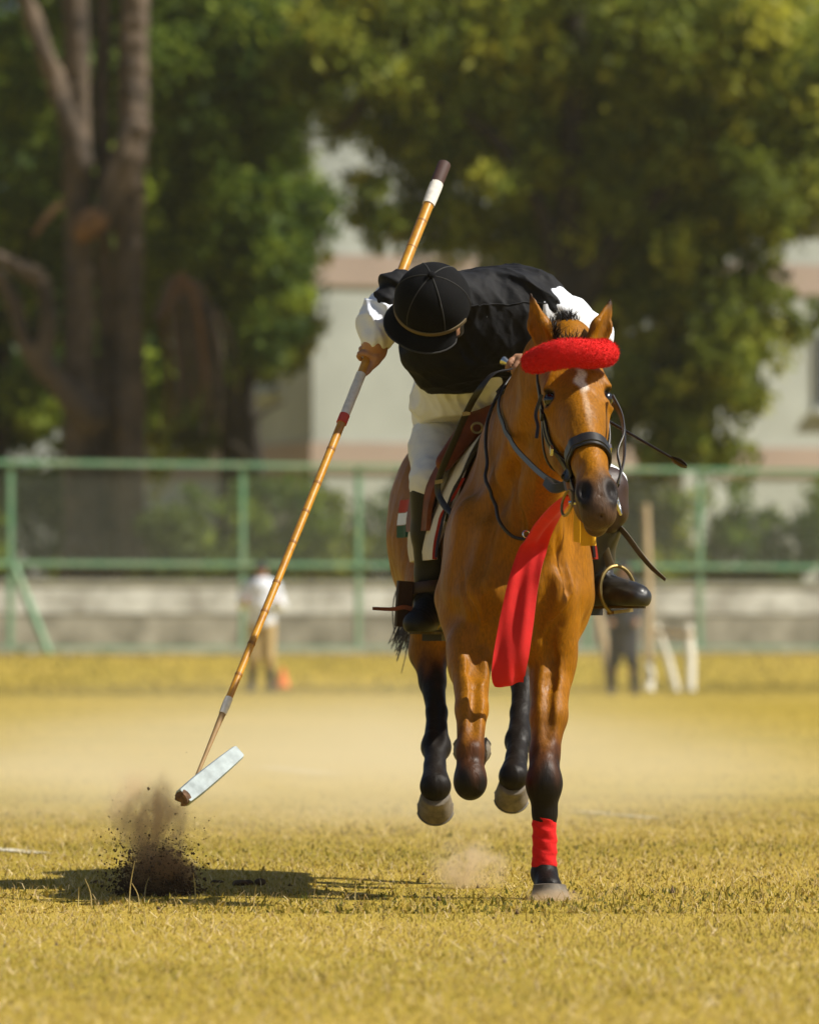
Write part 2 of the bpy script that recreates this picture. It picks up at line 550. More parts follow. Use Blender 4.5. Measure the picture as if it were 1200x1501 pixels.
def ground_mat():
    m = bpy.data.materials.new('dry_turf_soil'); m.use_nodes = True
    N, L = m.node_tree.nodes, m.node_tree.links
    p = N['Principled BSDF']; p.inputs['Roughness'].default_value = .95; p.inputs['Specular IOR Level'].default_value = .15
    tc = N.new('ShaderNodeTexCoord')

    def nz(scale, det=6):
        n = N.new('ShaderNodeTexNoise'); n.inputs['Scale'].default_value = scale; n.inputs['Detail'].default_value = det
        L.new(tc.outputs['Object'], n.inputs['Vector']); return n
    r = N.new('ShaderNodeValToRGB')
    cr = r.color_ramp
    cr.elements[0].position = .30; cr.elements[0].color = (.26, .21, .024, 1)
    cr.elements[1].position = .72; cr.elements[1].color = (.46, .325, .066, 1)
    e = cr.elements.new(.5); e.color = (.37, .265, .038, 1)
    a, b = nz(.35, 8), nz(14, 6)
    mixv = N.new('ShaderNodeMath'); mixv.operation = 'MULTIPLY_ADD'
    L.new(b.outputs[0], mixv.inputs[0]); mixv.inputs[1].default_value = .45
    mm = N.new('ShaderNodeMath'); mm.operation = 'MULTIPLY'; mm.inputs[1].default_value = .56
    L.new(a.outputs[0], mm.inputs[0]); L.new(mm.outputs[0], mixv.inputs[2])
    L.new(mixv.outputs[0], r.inputs[0])
    L.new(r.outputs[0], p.inputs['Base Color'])
    bp = N.new('ShaderNodeBump'); bp.inputs['Strength'].default_value = .8; bp.inputs['Distance'].default_value = .03
    c = nz(45, 5); L.new(c.outputs[0], bp.inputs['Height']); L.new(bp.outputs[0], p.inputs['Normal'])
    return m


M['ground'] = ground_mat()


def volume_mat(name, rgb, dens, scale, lo, hi, aniso=.2, grad=True):
    """dust: noise-broken density that thins out towards the edge of its body"""
    m = bpy.data.materials.new(name); m.use_nodes = True
    N, L = m.node_tree.nodes, m.node_tree.links
    N.remove(N['Principled BSDF'])
    v = N.new('ShaderNodeVolumePrincipled'); v.inputs['Color'].default_value = (*rgb, 1); v.inputs['Anisotropy'].default_value = aniso
    tc = N.new('ShaderNodeTexCoord')
    n = N.new('ShaderNodeTexNoise'); n.inputs['Scale'].default_value = scale; n.inputs['Detail'].default_value = 4; n.inputs['Distortion'].default_value = .6
    L.new(tc.outputs['Object'], n.inputs['Vector'])
    mr = N.new('ShaderNodeMapRange'); mr.inputs[1].default_value = lo; mr.inputs[2].default_value = hi
    L.new(n.outputs[0], mr.inputs[0])
    ln = N.new('ShaderNodeVectorMath'); ln.operation = 'LENGTH'; L.new(tc.outputs['Object'], ln.inputs[0])
    fr = N.new('ShaderNodeMapRange'); fr.interpolation_type = 'SMOOTHSTEP'
    fr.inputs[1].default_value = 1.0; fr.inputs[2].default_value = .15; fr.inputs[3].default_value = 0; fr.inputs[4].default_value = 1
    L.new(ln.outputs['Value'], fr.inputs[0])
    a = N.new('ShaderNodeMath'); a.operation = 'MULTIPLY'; L.new(mr.outputs[0], a.inputs[0]); L.new(fr.outputs[0], a.inputs[1])
    b = N.new('ShaderNodeMath'); b.operation = 'MULTIPLY'; b.inputs[1].default_value = dens; L.new(a.outputs[0], b.inputs[0])
    L.new(b.outputs[0], v.inputs['Density']); L.new(v.outputs[0], N['Material Output'].inputs['Volume'])
    return m

# ================================================================== SETTING
# ground: one sheet to the horizon with a low bank under the far fence
def ground_z(x, y):
    yb = y - .44 * x                       # the bank runs along the fence
    t = np.clip((yb - 96) / 12.0, 0, 1)
    return .44 * t * t * (3 - 2 * t)


ys = np.concatenate([np.linspace(-30, 90, 41), np.linspace(91, 125, 60), np.array([140, 170, 220, 300, 500, 900, 1800, 4000])])
xs = np.concatenate([np.array([-3000, -900, -300, -120, -60]), np.linspace(-40, 40, 41), np.array([60, 120, 300, 900, 3000])])
GX, GY = np.meshgrid(xs, ys, indexing='ij')
GZ = ground_z(np.clip(GX, -40, 40), GY)
gv = np.stack([GX, GY, GZ], -1).reshape(-1, 3)
ii = np.arange(len(xs) * len(ys)).reshape(len(xs), len(ys))
gq = np.stack([ii[:-1, :-1], ii[1:, :-1], ii[1:, 1:], ii[:-1, 1:]], -1).reshape(-1, 4)
tag(link('ground', mesh_np('ground', gv, gq), M['ground']), 'dry yellow turf of the playing field', None, None, 'structure')


def blades(name, x0, x1, y0, y1, n, hmin, hmax, wid, mt, seed, lean=.7, pw=1.25):
    g = np.random.default_rng(seed)
    x = g.uniform(x0, x1, n); y = y0 + (y1 - y0) * g.random(n) ** pw
    # patchy cover: clumps of longer, greener and of bare straw turf
    p = (np.sin(x * 2.1 + 1.3 * np.sin(y * 1.7)) + np.sin(y * 2.6 + 1.1 * np.sin(x * 2.9 + 1)) + np.sin((x + y) * 5.1)) / 3
    h = (hmin + (hmax - hmin) * g.random(n) ** 2.2) * (1 + .18 * p)
    if y0 > 80: h = h * np.clip((y - .44 * x - 84) / 12, .15, 1)
    az = g.uniform(0, 2 * np.pi, n); ln = g.random(n) * lean + .1
    dx, dy = np.cos(az), np.sin(az)
    w = wid * g.uniform(.6, 1.3, n)
    fa = g.uniform(0, np.pi, n); wx, wy = np.cos(fa) * w, np.sin(fa) * w
    z0 = ground_z(x, y) - .004
    b = np.stack([x, y, z0], 1)
    m_ = b + np.stack([dx * h * ln * .35, dy * h * ln * .35, h * .6], 1)
    t = b + np.stack([dx * h * ln, dy * h * ln, h * (1 - .25 * ln)], 1)
    wv = np.stack([wx, wy, 0 * wx], 1)
    V = np.stack([b - wv, b + wv, m_ + wv * .7, m_ - wv * .7, t], 1).reshape(-1, 3)
    k = np.arange(n)[:, None] * 5
    me = mesh_np(name, V, k + np.array([[0, 1, 2, 3]]), k + np.array([[3, 2, 4]]))
    p2 = np.sin(x * .9 + 2 * np.sin(y * .43)) * np.sin(y * .7 + 1.5 * np.sin(x * .6)); c = np.clip(.50 - .16 * p - .22 * p2 + g.normal(0, .26, n), 0, 1)
    set_val(me, np.repeat(c, 5))
    return tag(link(name, me, mt, None, False), None, None, None, 'stuff')


o = blades('turf_grass', -3.0, 3.0, 11.2, 33, 310000, .006, .025, .0015, M['drygrass'], 1, 1.5, 1.5)
tag(o, 'short dry yellow green turf around the galloping horse', 'grass')
o = blades('field_grass', -9, 9, 19, 104, 130000, .010, .030, .0045, M['drygrass'], 2, 1.4, 1.9)
tag(o, 'sunlit straw coloured turf farther out on the field', 'grass')
o = blades('bank_grass', -16, 18, 84, 116, 60000, .02, .09, .014, M['bankgrass'], 3)
tag(o, 'rough dry grass on the low bank below the fence', 'grass')

o = blades('loose_straw', -2.5, 2.5, 11.5, 30, 42000, .018, .050, .0013, M['straw'], 8, 3.2, 1.3)
tag(o, 'scattered pale straw lying in the turf', 'straw')

# a few taller straw stalks in front of the divot
for (px, py0, py1, lean) in ((189, 1335, 1262, .3), (212, 1315, 1285, .6), (205, 1330, 1295, -.8), (287, 1325, 1280, -.2), (372, 1330, 1300, .3),
                             (135, 1330, 1288, -.6), (150, 1360, 1320, -.7), (115, 1330, 1300, .1), (520, 1320, 1285, .2), (214, 1360, 1318, -.5)):
    Yb = CAM_H * F / (py0 - HOR)
    a = W(px, py0, Yb); hgt = (py0 - py1) * Yb / F
    b = a + np.array([lean * hgt * .4, 0, hgt])
    m_ = (a + b) / 2 + np.array([-lean * hgt * .1, .01, 0])
    mb = MB(); mb.tube(spline([a - [0, 0, .01], m_, b], 5), [.0022, .0016, .0009], 5)
    st = mb.build('straw_stalk', M['weed'])
    tag(st, 'thin straw stalk standing up from the turf by the dirt spray', 'grass stalk', 'straw stalks near the dirt spray')

# crumbs of torn turf scattered by hooves
gg = np.random.default_rng(77); nC = 900
cx_ = gg.uniform(-2.2, 2.2, nC); cy_ = 14 + 14 * gg.random(nC) ** 1.2
ct = np.array([[0, 0, 1], [.94, 0, -.33], [-.47, .82, -.33], [-.47, -.82, -.33]])
Vc = (np.stack([cx_, cy_, np.full(nC, .008)], 1)[:, None, :] + ct[None] * (gg.lognormal(-5.9, .5, nC))[:, None, None] * gg.uniform(.5, 1.5, (nC, 4, 1)))
Tc = (np.array([[0, 1, 2], [0, 2, 3], [0, 3, 1], [1, 3, 2]])[None] + np.arange(nC)[:, None, None] * 4).reshape(-1, 3)
tag(link('soil_crumbs', mesh_np('soil_crumbs', Vc.reshape(-1, 3), None, Tc), M['soil'], None, False), 'small soil crumbs scattered through the turf', 'soil', None, 'stuff')

# chalk marks of the pitch
for (px0, py0, px1, py1, wd) in ((-60, 1240, 62, 1252, .05), (385, 1124, 490, 1136, .10), (845, 1190, 960, 1200, .04)):
    Ya, Yb = CAM_H * F / (py0 - HOR), CAM_H * F / (py1 - HOR)
    a, b = W(px0, py0, Ya), W(px1, py1, Yb); a[2] = b[2] = .004
    d = nrm(b - a); nn = np.array([-d[1], d[0], 0]) * wd
    me = bpy.data.meshes.new('chalk_line'); me.from_pydata([tuple(q) for q in (a - nn, b - nn, b + nn, a + nn)], [], [(0, 1, 2, 3)])
    tag(link('chalk_line', me, M['chalk'], None, False), None, None, None, 'structure')

# ------------------------------------------------------------------ fence
FA, FB = np.array([-9.0, 106.9]), np.array([9.4, 115.4])
fd2 = (FB - FA) / np.linalg.norm(FB - FA)
FD = np.array([fd2[0], fd2[1], 0]); FN = np.array([fd2[1], -fd2[0], 0])    # FN faces the field


def fence_at(px):
    k = (px - 600) / F
    t = (k * FA[1] - FA[0]) / ((FB - FA)[0] - k * (FB - FA)[1])
    q = FA + t * (FB - FA)
    return np.array([q[0], q[1], ground_z(q[0], q[1])])


fence = empty('field_fence', fence_at(600), 'tall green pipe fence with wire mesh along the far side of field', 'fence')
ZT, ZM, ZB = 3.50, 1.90, .56


def bar(mb, a, b, wa, wb, up=(0, 0, 1)):
    a, b = np.asarray(a, float), np.asarray(b, float)
    t = nrm(b - a); u = nrm(np.cross(t, up) if abs(np.dot(t, up)) < .95 else np.cross(t, FN)); w = np.cross(u, t)
    mb.box((a + b) / 2, (b - a) / 2, u * wa / 2, w * wb / 2)


posts = [-1345, -1005, -665, -325, 15, 355, 525, 695, 860, 1025, 1365, 1705, 2045, 2385, 2725]
for px in posts:
    p = fence_at(px); mb = MB()
    bar(mb, p + [0, 0, -.2], [p[0], p[1], ZT - .035], .08, .08)
    mb.build('post', M['greenpaint'], fence, False)
for z, hgt in ((ZT, .07), (ZM, .07), (ZB, .05)):
    for i in range(len(posts) - 1):
        a, b = fence_at(posts[i]), fence_at(posts[i + 1]); mb = MB()
        a[2] = b[2] = z
        bar(mb, a + FN * .075 + FD * .006, b + FN * .075 - FD * .006, .06, hgt)
        mb.build('rail', M['greenpaint'], fence, False)
mb = MB(); p = fence_at(15)
bar(mb, [p[0], p[1], 1.85] + FN * .16, p + FD * .35 + FN * .9 + [0, 0, -.1], .09, .09); mb.build('brace', M['greenpaint'], fence, False)
for i in range(len(posts) - 1):           # chain link: thin crossed wires
    a, b = fence_at(posts[i]), fence_at(posts[i + 1]); Lw = np.linalg.norm((b - a)[:2]); mb = MB()
    for (z0, z1) in ((ZB, ZM), (ZM, ZT)):
        H = z1 - z0
        for sgn in (1, -1):
            u = -H
            while u < Lw:
                s0, s1 = max(u, 0), min(u + H, Lw)
                if s1 - s0 > .02:
                    za, zb = (s0 - u, s1 - u) if sgn > 0 else (H - (s0 - u), H - (s1 - u))
                    A = np.array([*(a + FD * s0)[:2], z0 + za]); B = np.array([*(a + FD * s1)[:2], z0 + zb])
                    t = nrm(B - A); wv = np.cross(t, FN) * .0021; o_ = FN * (.012 * sgn)
                    mb.add([A - wv + o_, B - wv + o_, B + wv + o_, A + wv + o_], [(0, 1, 2, 3)])
                u += .075
    w_ = mb.build('wire_mesh', M['wire'], fence, False); w_['kind'] = 'stuff'

# concrete kerb under the fence, low wall behind
for nm, off, z0, z1, th, mt, lab, cat in (('concrete_kerb', .32, -.2, .10, .16, 'kerb', 'pale concrete kerb along the foot of the green fence', 'kerb'),
                                          ('boundary_wall', -2.6, -.2, 1.12, .18, 'plaster', 'low stained grey plaster wall behind the green fence', 'wall')):
    mb = MB(); n = 100
    for i in range(n):
        g0, g1 = FA - fd2 * 15 + (FB - FA + fd2 * 37) * i / n, FA - fd2 * 15 + (FB - FA + fd2 * 37) * (i + 1) / n
        if nm == 'concrete_kerb' and i % 1 == 0: g1 = g1 - fd2 * .012
        c = (g0 + g1) / 2 + FN[:2] * off
        zt = z1 + .44 + random.uniform(-.012, .012)
        mb.box([c[0], c[1], (z0 + .44 + zt) / 2], [*(g1 - g0) / 2, 0], [*(FN[:2] * th), 0], [0, 0, (zt - z0 - .44) / 2])
    if nm == 'boundary_wall':
        root = empty(nm, [0, 113, .44], lab, cat)
        mb.build('wall_base', M[mt], root, False)
        wc = MB(); a = FA - fd2 * 15 + FN[:2] * off; b = FB + fd2 * 22 + FN[:2] * off
        wc.box([*(a + b) / 2, 1.345], [*(b - a) / 2, 0], [*(FN[:2] * .205), 0], [0, 0, .235]); wc.build('whitewashed_course', M['whitewash'], root, False)
        cp = MB(); a = FA - fd2 * 15 + FN[:2] * off; b = FB + fd2 * 22 + FN[:2] * off
        cp.box([*(a + b) / 2, 1.615], [*(b - a) / 2, 0], [*(FN[:2] * .24), 0], [0, 0, .035])
        cp.build('coping', M['kerb'], root, False)
    else:
        tag(mb.build(nm, M[mt], None, False), lab, cat)

# ------------------------------------------------------------------ building
BC = np.array([-2.13, 150.0]); th = rad(22)
bd = np.array([math.cos(th), math.sin(th)]); bs = np.array([-math.sin(th), math.cos(th)])
bld = empty('cream_building', [BC[0], BC[1], .44], 'cream plastered building with pink bands and dark windows behind the trees', 'building')


def wallbox(name, u0, u1, v0, v1, z0, z1, m, par=None):
    c = BC + bd * (u0 + u1) / 2 + bs * (v0 + v1) / 2
    mb = MB(); mb.box([*c, (z0 + z1) / 2], [*(bd * (u1 - u0) / 2), 0], [*(bs * (v1 - v0) / 2), 0], [0, 0, (z1 - z0) / 2])
    return mb.build(name, M[m], par or bld, False)


wallbox('wall', 0, 26, 0, 16, .1, 19, 'cream')
for z0, z1 in ((4.35, 5.0), (8.45, 9.15), (13.2, 13.9)):
    wallbox('band', -.06, 26.06, -.06, 16.06, z0, z1, 'pink')
wallbox('roof_parapet', -.25, 26.25, -.25, 16.25, 19, 19.6, 'cream')
wallbox('pilaster', 8.8, 9.5, -.3, -.08, .1, 19, 'cream')
for (u, z) in ((4.4, 5.9), (7.0, 5.9), (12.2, 5.9), (15, 5.9), (4.4, 10.3), (7.0, 10.3), (12.2, 10.3), (15, 10.3), (4.4, 15), (7, 15), (1.4, 15)):
    f = wallbox('window', u, u + 1.2, -.09, .06, z, z + 1.7, 'frame')
    for k in (0, 1):
        wallbox('pane', u + .08 + k * .54, u + .58 + k * .54, -.11, -.02, z + .08, z + 1.62, 'glass', f)
    wallbox('sill', u - .12, u + 1.32, -.22, -.09, z - .14, z - .003, 'cream', f)
for (v, z) in ((2.2, 11.4), (6.0, 11.4), (2.2, 6.2), (6.0, 6.2), (10, 11.4), (10, 6.2)):
    f = wallbox('window', -.09, .06, v, v + 1.6, z, z + 1.6, 'frame')
    for k in (0, 1):
        wallbox('pane', -.11, -.02, v + .08 + k * .74, v + .78 + k * .74, z + .08, z + 1.52, 'glass', f)
    wallbox('sill', -.24, -.09, v - .12, v + 1.72, z - .14, z - .003, 'cream', f)
    wallbox('shade_hood', -.6, -.09, v - .2, v + 1.8, z + 1.72, z + 1.82, 'cream', f)

# ------------------------------------------------------------------ trees


def leaf_mesh(name, blobs, per, size, seed, drop=.0):
    """crown: leaf sprays (kite shaped faces) spread through many uneven clumps"""
    g = np.random.default_rng(seed)
    Cs, Rv = [], []
    for (c, r) in blobs:
        n = max(30, int(per * r[0] * r[1] + 20))
        d = g.normal(size=(n, 3)); d /= np.linalg.norm(d, axis=1, keepdims=True)
        q = np.asarray(c) + d * np.asarray(r) * (g.random(n) ** .45)[:, None]
        q[:, 2] -= drop * g.random(n) ** 3 * r[2]
        Cs.append(q); Rv.append(np.clip(g.normal(.42 + .30 * g.normal(), .18, n), 0, 1))
    C = np.concatenate(Cs); R = np.concatenate(Rv); n = len(C)
    a = g.normal(size=(n, 3)); a[:, 2] -= .5; a /= np.linalg.norm(a, axis=1, keepdims=True)
    b = np.cross(a, g.normal(size=(n, 3))); b /= np.linalg.norm(b, axis=1, keepdims=True)
    s = size * g.uniform(.55, 1.35, n)[:, None]
    V = np.stack([C - a * s, C + b * s * .42, C + a * s, C - b * s * .42], 1).reshape(-1, 3)
    me = mesh_np(name, V, np.arange(n * 4).reshape(-1, 4))
    set_val(me, np.repeat(R, 4))
    return me


def clumps(g, c, r, n, rr, flat=.75):
    """n blobs scattered in an ellipsoid shell"""
    out = []
    for _ in range(n):
        d = g.normal(size=3); d /= np.linalg.norm(d)
        q = np.asarray(c) + d * np.asarray(r) * g.random() ** .4
        s = rr * g.uniform(.6, 1.35)
        out.append((q, (s, s, s * flat)))
    return out


def trunk_field(chains, lo, hi, h, wob, seed):
    f = Field(lo, hi, h)
    for pts, r in chains:
        sp = spline(pts, 6); rr = np.interp(np.linspace(0, 1, len(sp)), np.linspace(0, 1, len(r)), r)
        f.chain(list(sp), list(rr), .09)
    f.warp(lambda X, Y, Z: wob * (np.sin(X * 9 + 2 * np.sin(Z * .9)) * np.sin(Y * 8 + Z * .5) + .6 * np.sin(X * 21 + Z * 1.6) * np.sin(Y * 19)))
    return f


def px_pts(lst, Y):
    return [W(a, b, Y + (c if len(l) > 2 else 0)) for l in lst for a, b, c in [(l + (0,))[:3] if len(l) == 2 else l]]


# old multi-stemmed tree on the left
YT = 124.
t1 = empty('old_tree', [-5.6, YT, .44], 'old tree with massive ridged double trunk and twisting low limbs', 'tree')
ch = [(px_pts([(128, 985), (120, 800), (118, 600), (116, 400), (114, 200), (108, 0), (100, -160)], YT), [.52, .33, .27, .25, .25, .23, .2]),
      (px_pts([(196, 985), (192, 800), (188, 600), (188, 400), (192, 200), (199, 0), (204, -160)], YT), [.48, .31, .26, .25, .25, .24, .2]),
      (px_pts([(158, 985), (156, 700), (155, 500), (152, 330), (150, 120), (150, -140)], YT + .35), [.5, .22, .16, .13, .13, .12]),
      (px_pts([(120, 240), (85, 130), (55, 50), (20, -60)], YT - .2), [.20, .15, .15, .13]),
      (px_pts([(150, 330), (178, 240), (192, 192), (212, 188)], YT - .5), [.2, .22, .16, .12]),
      (px_pts([(135, 610), (95, 570), (66, 530), (72, 470), (62, 410), (30, 395), (-10, 370)], YT - .6), [.30, .20, .16, .14, .13, .12, .1]),
      (px_pts([(60, 545), (35, 500), (20, 440), (-5, 400)], YT - .4), [.16, .13, .12, .1]),
      (px_pts([(110, 800), (95, 900), (80, 985)], YT - .4), [.2, .22, .3])]
f = trunk_field(ch, [-8.6, YT - 2, -.1], [-4.0, YT + 2.2, 14], .055, .035, 1)
link('trunk', f.mesh('trunk', 1), M['bark'], t1)
mb = MB()
mb.tube(spline(px_pts([(112, 352), (126, 335), (143, 318), (150, 300)], YT - .56), 6), [.10, .26, .28, .08], 10); mb.build('broken_limb', M['drybark'], t1)
mb = MB()
mb.tube(spline(px_pts([(48, 345), (66, 320), (90, 296)], YT - .9), 6), [.03, .07, .06], 8); mb.build('broken_limb', M['drybark'], t1)
g = np.random.default_rng(5)
bl = []
for (px, py, dy, rx, rz, n, rr) in ((20, 120, 1.5, 1.1, 2.6, 26, .6), (300, 130, 2, 1.6, 2.4, 36, .65), (330, 320, 2, 1.4, 2.0, 30, .6), (30, 430, 2.5, 1.0, 2.4, 20, .6),
                                    (400, 250, 3, 1.1, 2.6, 26, .55), (410, 60, 2, 1.6, 1.2, 22, .7), (260, 480, 3, 1.5, 1.5, 16, .6), (400, 420, 2.2, .8, 1.1, 14, .5), (160, -40, 2.5, 3.2, 1.0, 26, .8)):
    c = W(px, py, YT + dy); bl += clumps(g, c, (rx, 1.6, rz), n, rr)
link('crown', leaf_mesh('crown', bl, 330, .13, 21, .6), M['leaf_b'], t1, False)

# dead vines hanging beside that tree
vine = empty('hanging_vine', W(290, 640, YT - .3), 'brown drooping mass of dead vines beside the old trunk', 'vine')
for i in range(26):
    a = random.uniform(0, 1)
    x0 = 225 + 50 * a; x1 = 250 + 95 * a + random.uniform(-12, 12)
    mb = MB(); dy = random.uniform(-.5, .4)
    mb.tube(spline(px_pts([(x0, 470 - 30 * a), (x0 + 25, 415 + random.uniform(-15, 25)), (x1 - 8, 470 + 20 * a), (x1, 545), (x1 - 4 + random.uniform(-8, 8), random.uniform(570, 640))], YT - .4 + dy), 5), [.05, .07, .06, .04, .015], 6)
    mb.build('stem', M['drybark'] if i % 4 == 0 else M['bark'], vine)

# large spreading tree right of centre
YR = 121.
t2 = empty('spreading_tree', [3.05, YR, .44], 'large spreading tree with dark forked trunk and drooping olive foliage', 'tree')
ch = [(px_pts([(850, 990), (846, 800), (842, 600), (836, 480), (832, 380), (836, 250), (842, 120), (850, -140)], YR), [.42, .34, .3, .3, .27, .22, .2, .15]),
      (px_pts([(838, 450), (872, 395), (905, 345), (945, 305), (1010, 240), (1080, 130), (1100, -40)], YR - .2), [.28, .24, .20, .15, .12, .1, .1]),
      (px_pts([(836, 470), (815, 410), (800, 330), (760, 250), (700, 180), (620, 140), (545, 130), (515, 175), (490, 190)], YR - .3), [.22, .15, .13, .11, .10, .08, .06, .05, .03])]
f = trunk_field(ch, [-1.8, YR - 1.3, -.1], [6.6, YR + 1.3, 13], .06, .02, 2)
link('trunk', f.mesh('trunk', 1), M['darkbark'], t2)
bl = []
for (px, py, dy, rx, rz, n, rr) in ((720, 60, 0, 2.4, 1.4, 40, .55), (900, 40, 0, 2.2, 1.5, 42, .55), (1080, 80, -.5, 1.9, 1.9, 54, .6), (700, 230, .3, 1.5, 1.2, 20, .45), (800, 260, .6, 1.0, 1.8, 26, .5),
                                    (960, 220, .5, 1.6, 1.6, 28, .5), (1100, 270, -.6, 1.1, 1.2, 30, .5), (1010, 430, -.2, 1.15, 1.2, 24, .42), (1020, 570, -.2, .95, .95, 28, .42), (900, 620, .6, .8, .6, 14, .4),
                                    (680, 340, .6, 1.0, .6, 13, .42), (520, 70, .3, 1.3, .9, 26, .55), (560, 250, .4, .9, .9, 11, .38), (540, 330, .2, .7, .35, 7, .32), (890, 330, .4, .9, .7, 12, .45), (1110, 420, 0, .5, .8, 9, .36),
                                    (1190, 190, 0, 1.2, 2.4, 34, .6), (1060, 350, -.3, .9, .9, 18, .42), (1050, 500, -.3, .8, .9, 18, .42), (1000, 630, 0, .8, .5, 14, .36), (880, 480, .6, .8, .8, 16, .42), (770, 390, .6, .9, .5, 12, .4), (640, 300, .4, .9, .7, 12, .4), (930, 400, .4, .8, .8, 14, .42), (945, 570, -.2, .7, .8, 16, .4), (1085, 560, -.3, .55, .8, 14, .38), (965, 655, 0, .6, .35, 11, .33), (1045, 655, 0, .6, .35, 11, .33), (1110, 470, -.2, .5, .8, 12, .38), (1140, 320, -.2, .6, .6, 14, .42), (880, 560, .6, .7, .7, 12, .38), (500, 160, .3, .6, .6, 8, .35), (590, 190, .4, .8, .6, 9, .38), (1180, 470, .3, .5, .3, 5, .33), (570, -20, 1, 2.2, .8, 26, .7), (960, 540, .5, .8, .9, 14, .4)):
    c = W(px, py, YR + dy); bl += clumps(g, c, (rx, 1.5, rz), n, rr)
link('crown', leaf_mesh('crown', bl, 290, .125, 22, .9), M['leaf_a'], t2, False)


def simple_tree(name, px, Y, top, base_r, blobs, m, label, seed, group=None, per=230, size=.2, bark='darkbark', limb=1.0):
    x = (px - 600) * Y / F
    t = empty(name, [x, Y, .44], label, 'tree', group)
    mb = MB(); mb.tube(spline([[x, Y, .2], [x + .2, Y, top * .35], [x - .1, Y + .2, top * .7], [x, Y, top]], 6), [base_r * 1.5, base_r, base_r * .7, base_r * .3], 10)
    for k in range(5):
        z = top * (.4 + .1 * k); a = k * 2.4 + seed
        mb.tube(spline([[x, Y, z], [x + math.cos(a) * 1.2 * limb, Y + math.sin(a) * .9, z + 1.0 * limb], [x + math.cos(a) * 2.4 * limb, Y + math.sin(a) * 1.6, z + 1.5 * limb]], 5), [base_r * .45, base_r * .3, .04], 7)
    mb.build('trunk', M[bark], t)
    gg = np.random.default_rng(seed); b = []
    for (cx, cy, dy, rx, rz, n, rr) in blobs:
        b += clumps(gg, W(cx, cy, Y + dy), (rx, 1.8, rz), n, rr)
    link('crown', leaf_mesh('crown', b, per, size, seed, .5), M[m], t, False)


simple_tree('background_tree', -30, 134., 14, .35, [(0, 150, 0, 2.6, 4.5, 60, .9), (60, 560, 0, 2.2, 2.2, 34, .8), (150, 300, 1, 2.6, 4.0, 50, .9)], 'leaf_b', 'dense dark tree filling the space behind the old double trunk', 31)
simple_tree('background_tree', 330, 138., 14, .3, [(310, 120, 0, 2.2, 3.6, 50, .85), (300, 420, 0, 2.0, 2.2, 34, .75), (230, 600, 0, 1.6, 1.2, 18, .6), (380, 350, -.5, 1.0, 1.6, 20, .5)], 'leaf_a', 'leafy tree in front of the shaded side wall of building', 32)
simple_tree('background_tree', 370, 129., 8, .16, [(385, 505, 0, .55, .5, 12, .36), (375, 420, 0, .9, .7, 14, .45), (360, 330, 0, .8, .8, 12, .5)], 'leaf_c', 'slim young tree with bright yellow green leaves beside the building corner', 33, size=.15, limb=.25)
simple_tree('background_tree', 760, 137., 15, .3, [(760, 120, 0, 3.0, 2.2, 44, .9), (900, 330, 0, 2.2, 1.8, 24, .7), (640, 60, 0, 2.5, 1.6, 24, .8), (1050, 160, 0, 2.8, 2.6, 44, .9)], 'leaf_b', 'tall tree whose crown shows between the spreading tree and the building', 34)

# the row of trees goes on to both sides
for i, (px, Y, m, lb) in enumerate(((-330, 130., 'leaf_b', 'broad dark green tree beyond the braced fence post'), (-720, 132., 'leaf_a', 'broad olive green tree at the far end of tree row'), (-1080, 134., 'leaf_b', 'last dark green tree of the row beside the olive tree'),
                                    (1480, 131., 'leaf_a', 'broad olive green tree before the long building front'), (1860, 133., 'leaf_b', 'broad dark green tree near the end of the building'), (2240, 135., 'leaf_a', 'olive green tree beyond the end of the building'), (2600, 136., 'leaf_b', 'last dark green tree past the building'))):
    simple_tree('background_tree', px, Y, 13, .35, [(px, 120, 0, 3.0, 3.6, 46, 1.0), (px, 480, 0, 2.4, 2.4, 34, .9)], m, lb, 41 + i)

# shrubs behind the wall
sh = [(30, 127, 1.3, 2.2, 'leaf_b'), (100, 127.5, 1.0, 1.9, 'leaf_b'), (245, 117, .55, 2.1, 'leaf_c'), (300, 126.5, 1.2, 1.9, 'leaf_b'), (400, 119, 1.1, 2.0, 'leaf_b'), (470, 120, 1.2, 2.1, 'leaf_a'), (560, 120.5, 1.1, 1.9, 'leaf_b'),
      (650, 121, 1.3, 2.0, 'leaf_b'), (770, 122, 1.3, 2.0, 'leaf_b'), (880, 122.5, 1.2, 1.9, 'leaf_b'), (950, 121.5, .8, 2.2, 'leaf_a'), (1020, 123, 1.2, 2.0, 'leaf_b'), (1100, 123, 1.0, 1.9, 'leaf_b'), (1180, 122.5, 1.3, 2.1, 'leaf_b'), (-80, 117.5, 1.4, 2.2, 'leaf_b'), (1290, 124, 1.5, 2.2, 'leaf_b')]
sh += [(px, 118.5 + (px - 600) / 240., 1.5, 2.2, 'leaf_b') for px in (-200, -330, -460, -590, -720, -850, 1420, 1550, 1680, 1810, 1940, 2080, 2220, 2360)]
SHL = ['dark green shrub behind wall near the fence post with diagonal brace', 'dark green shrub behind wall at the foot of old double trunk', 'bright yellow green sapling behind wall right of old double trunk',
       'dark green shrub behind wall below the hanging dead vines', 'dark green shrub behind wall and the person in white shirt', 'olive green shrub behind wall below the cream building corner',
       'dark green shrub behind wall next to the horse tail', 'dark green shrub behind the saddle and rider leg', 'dark green shrub behind the horse neck', 'dark green shrub behind wall at foot of spreading tree trunk',
       'olive green shrub behind the tall timber pole', 'dark green shrub behind wall and the fence post beside timber stakes', 'dark green shrub behind wall below the drooping foliage tips', 'dark green shrub behind wall below the pale pilaster wall',
       'dark green shrub behind wall beyond the braced fence post', 'dark green shrub behind the far end of boundary wall']
SHL += ['dark green shrub in the unbroken row behind boundary wall'] * 14
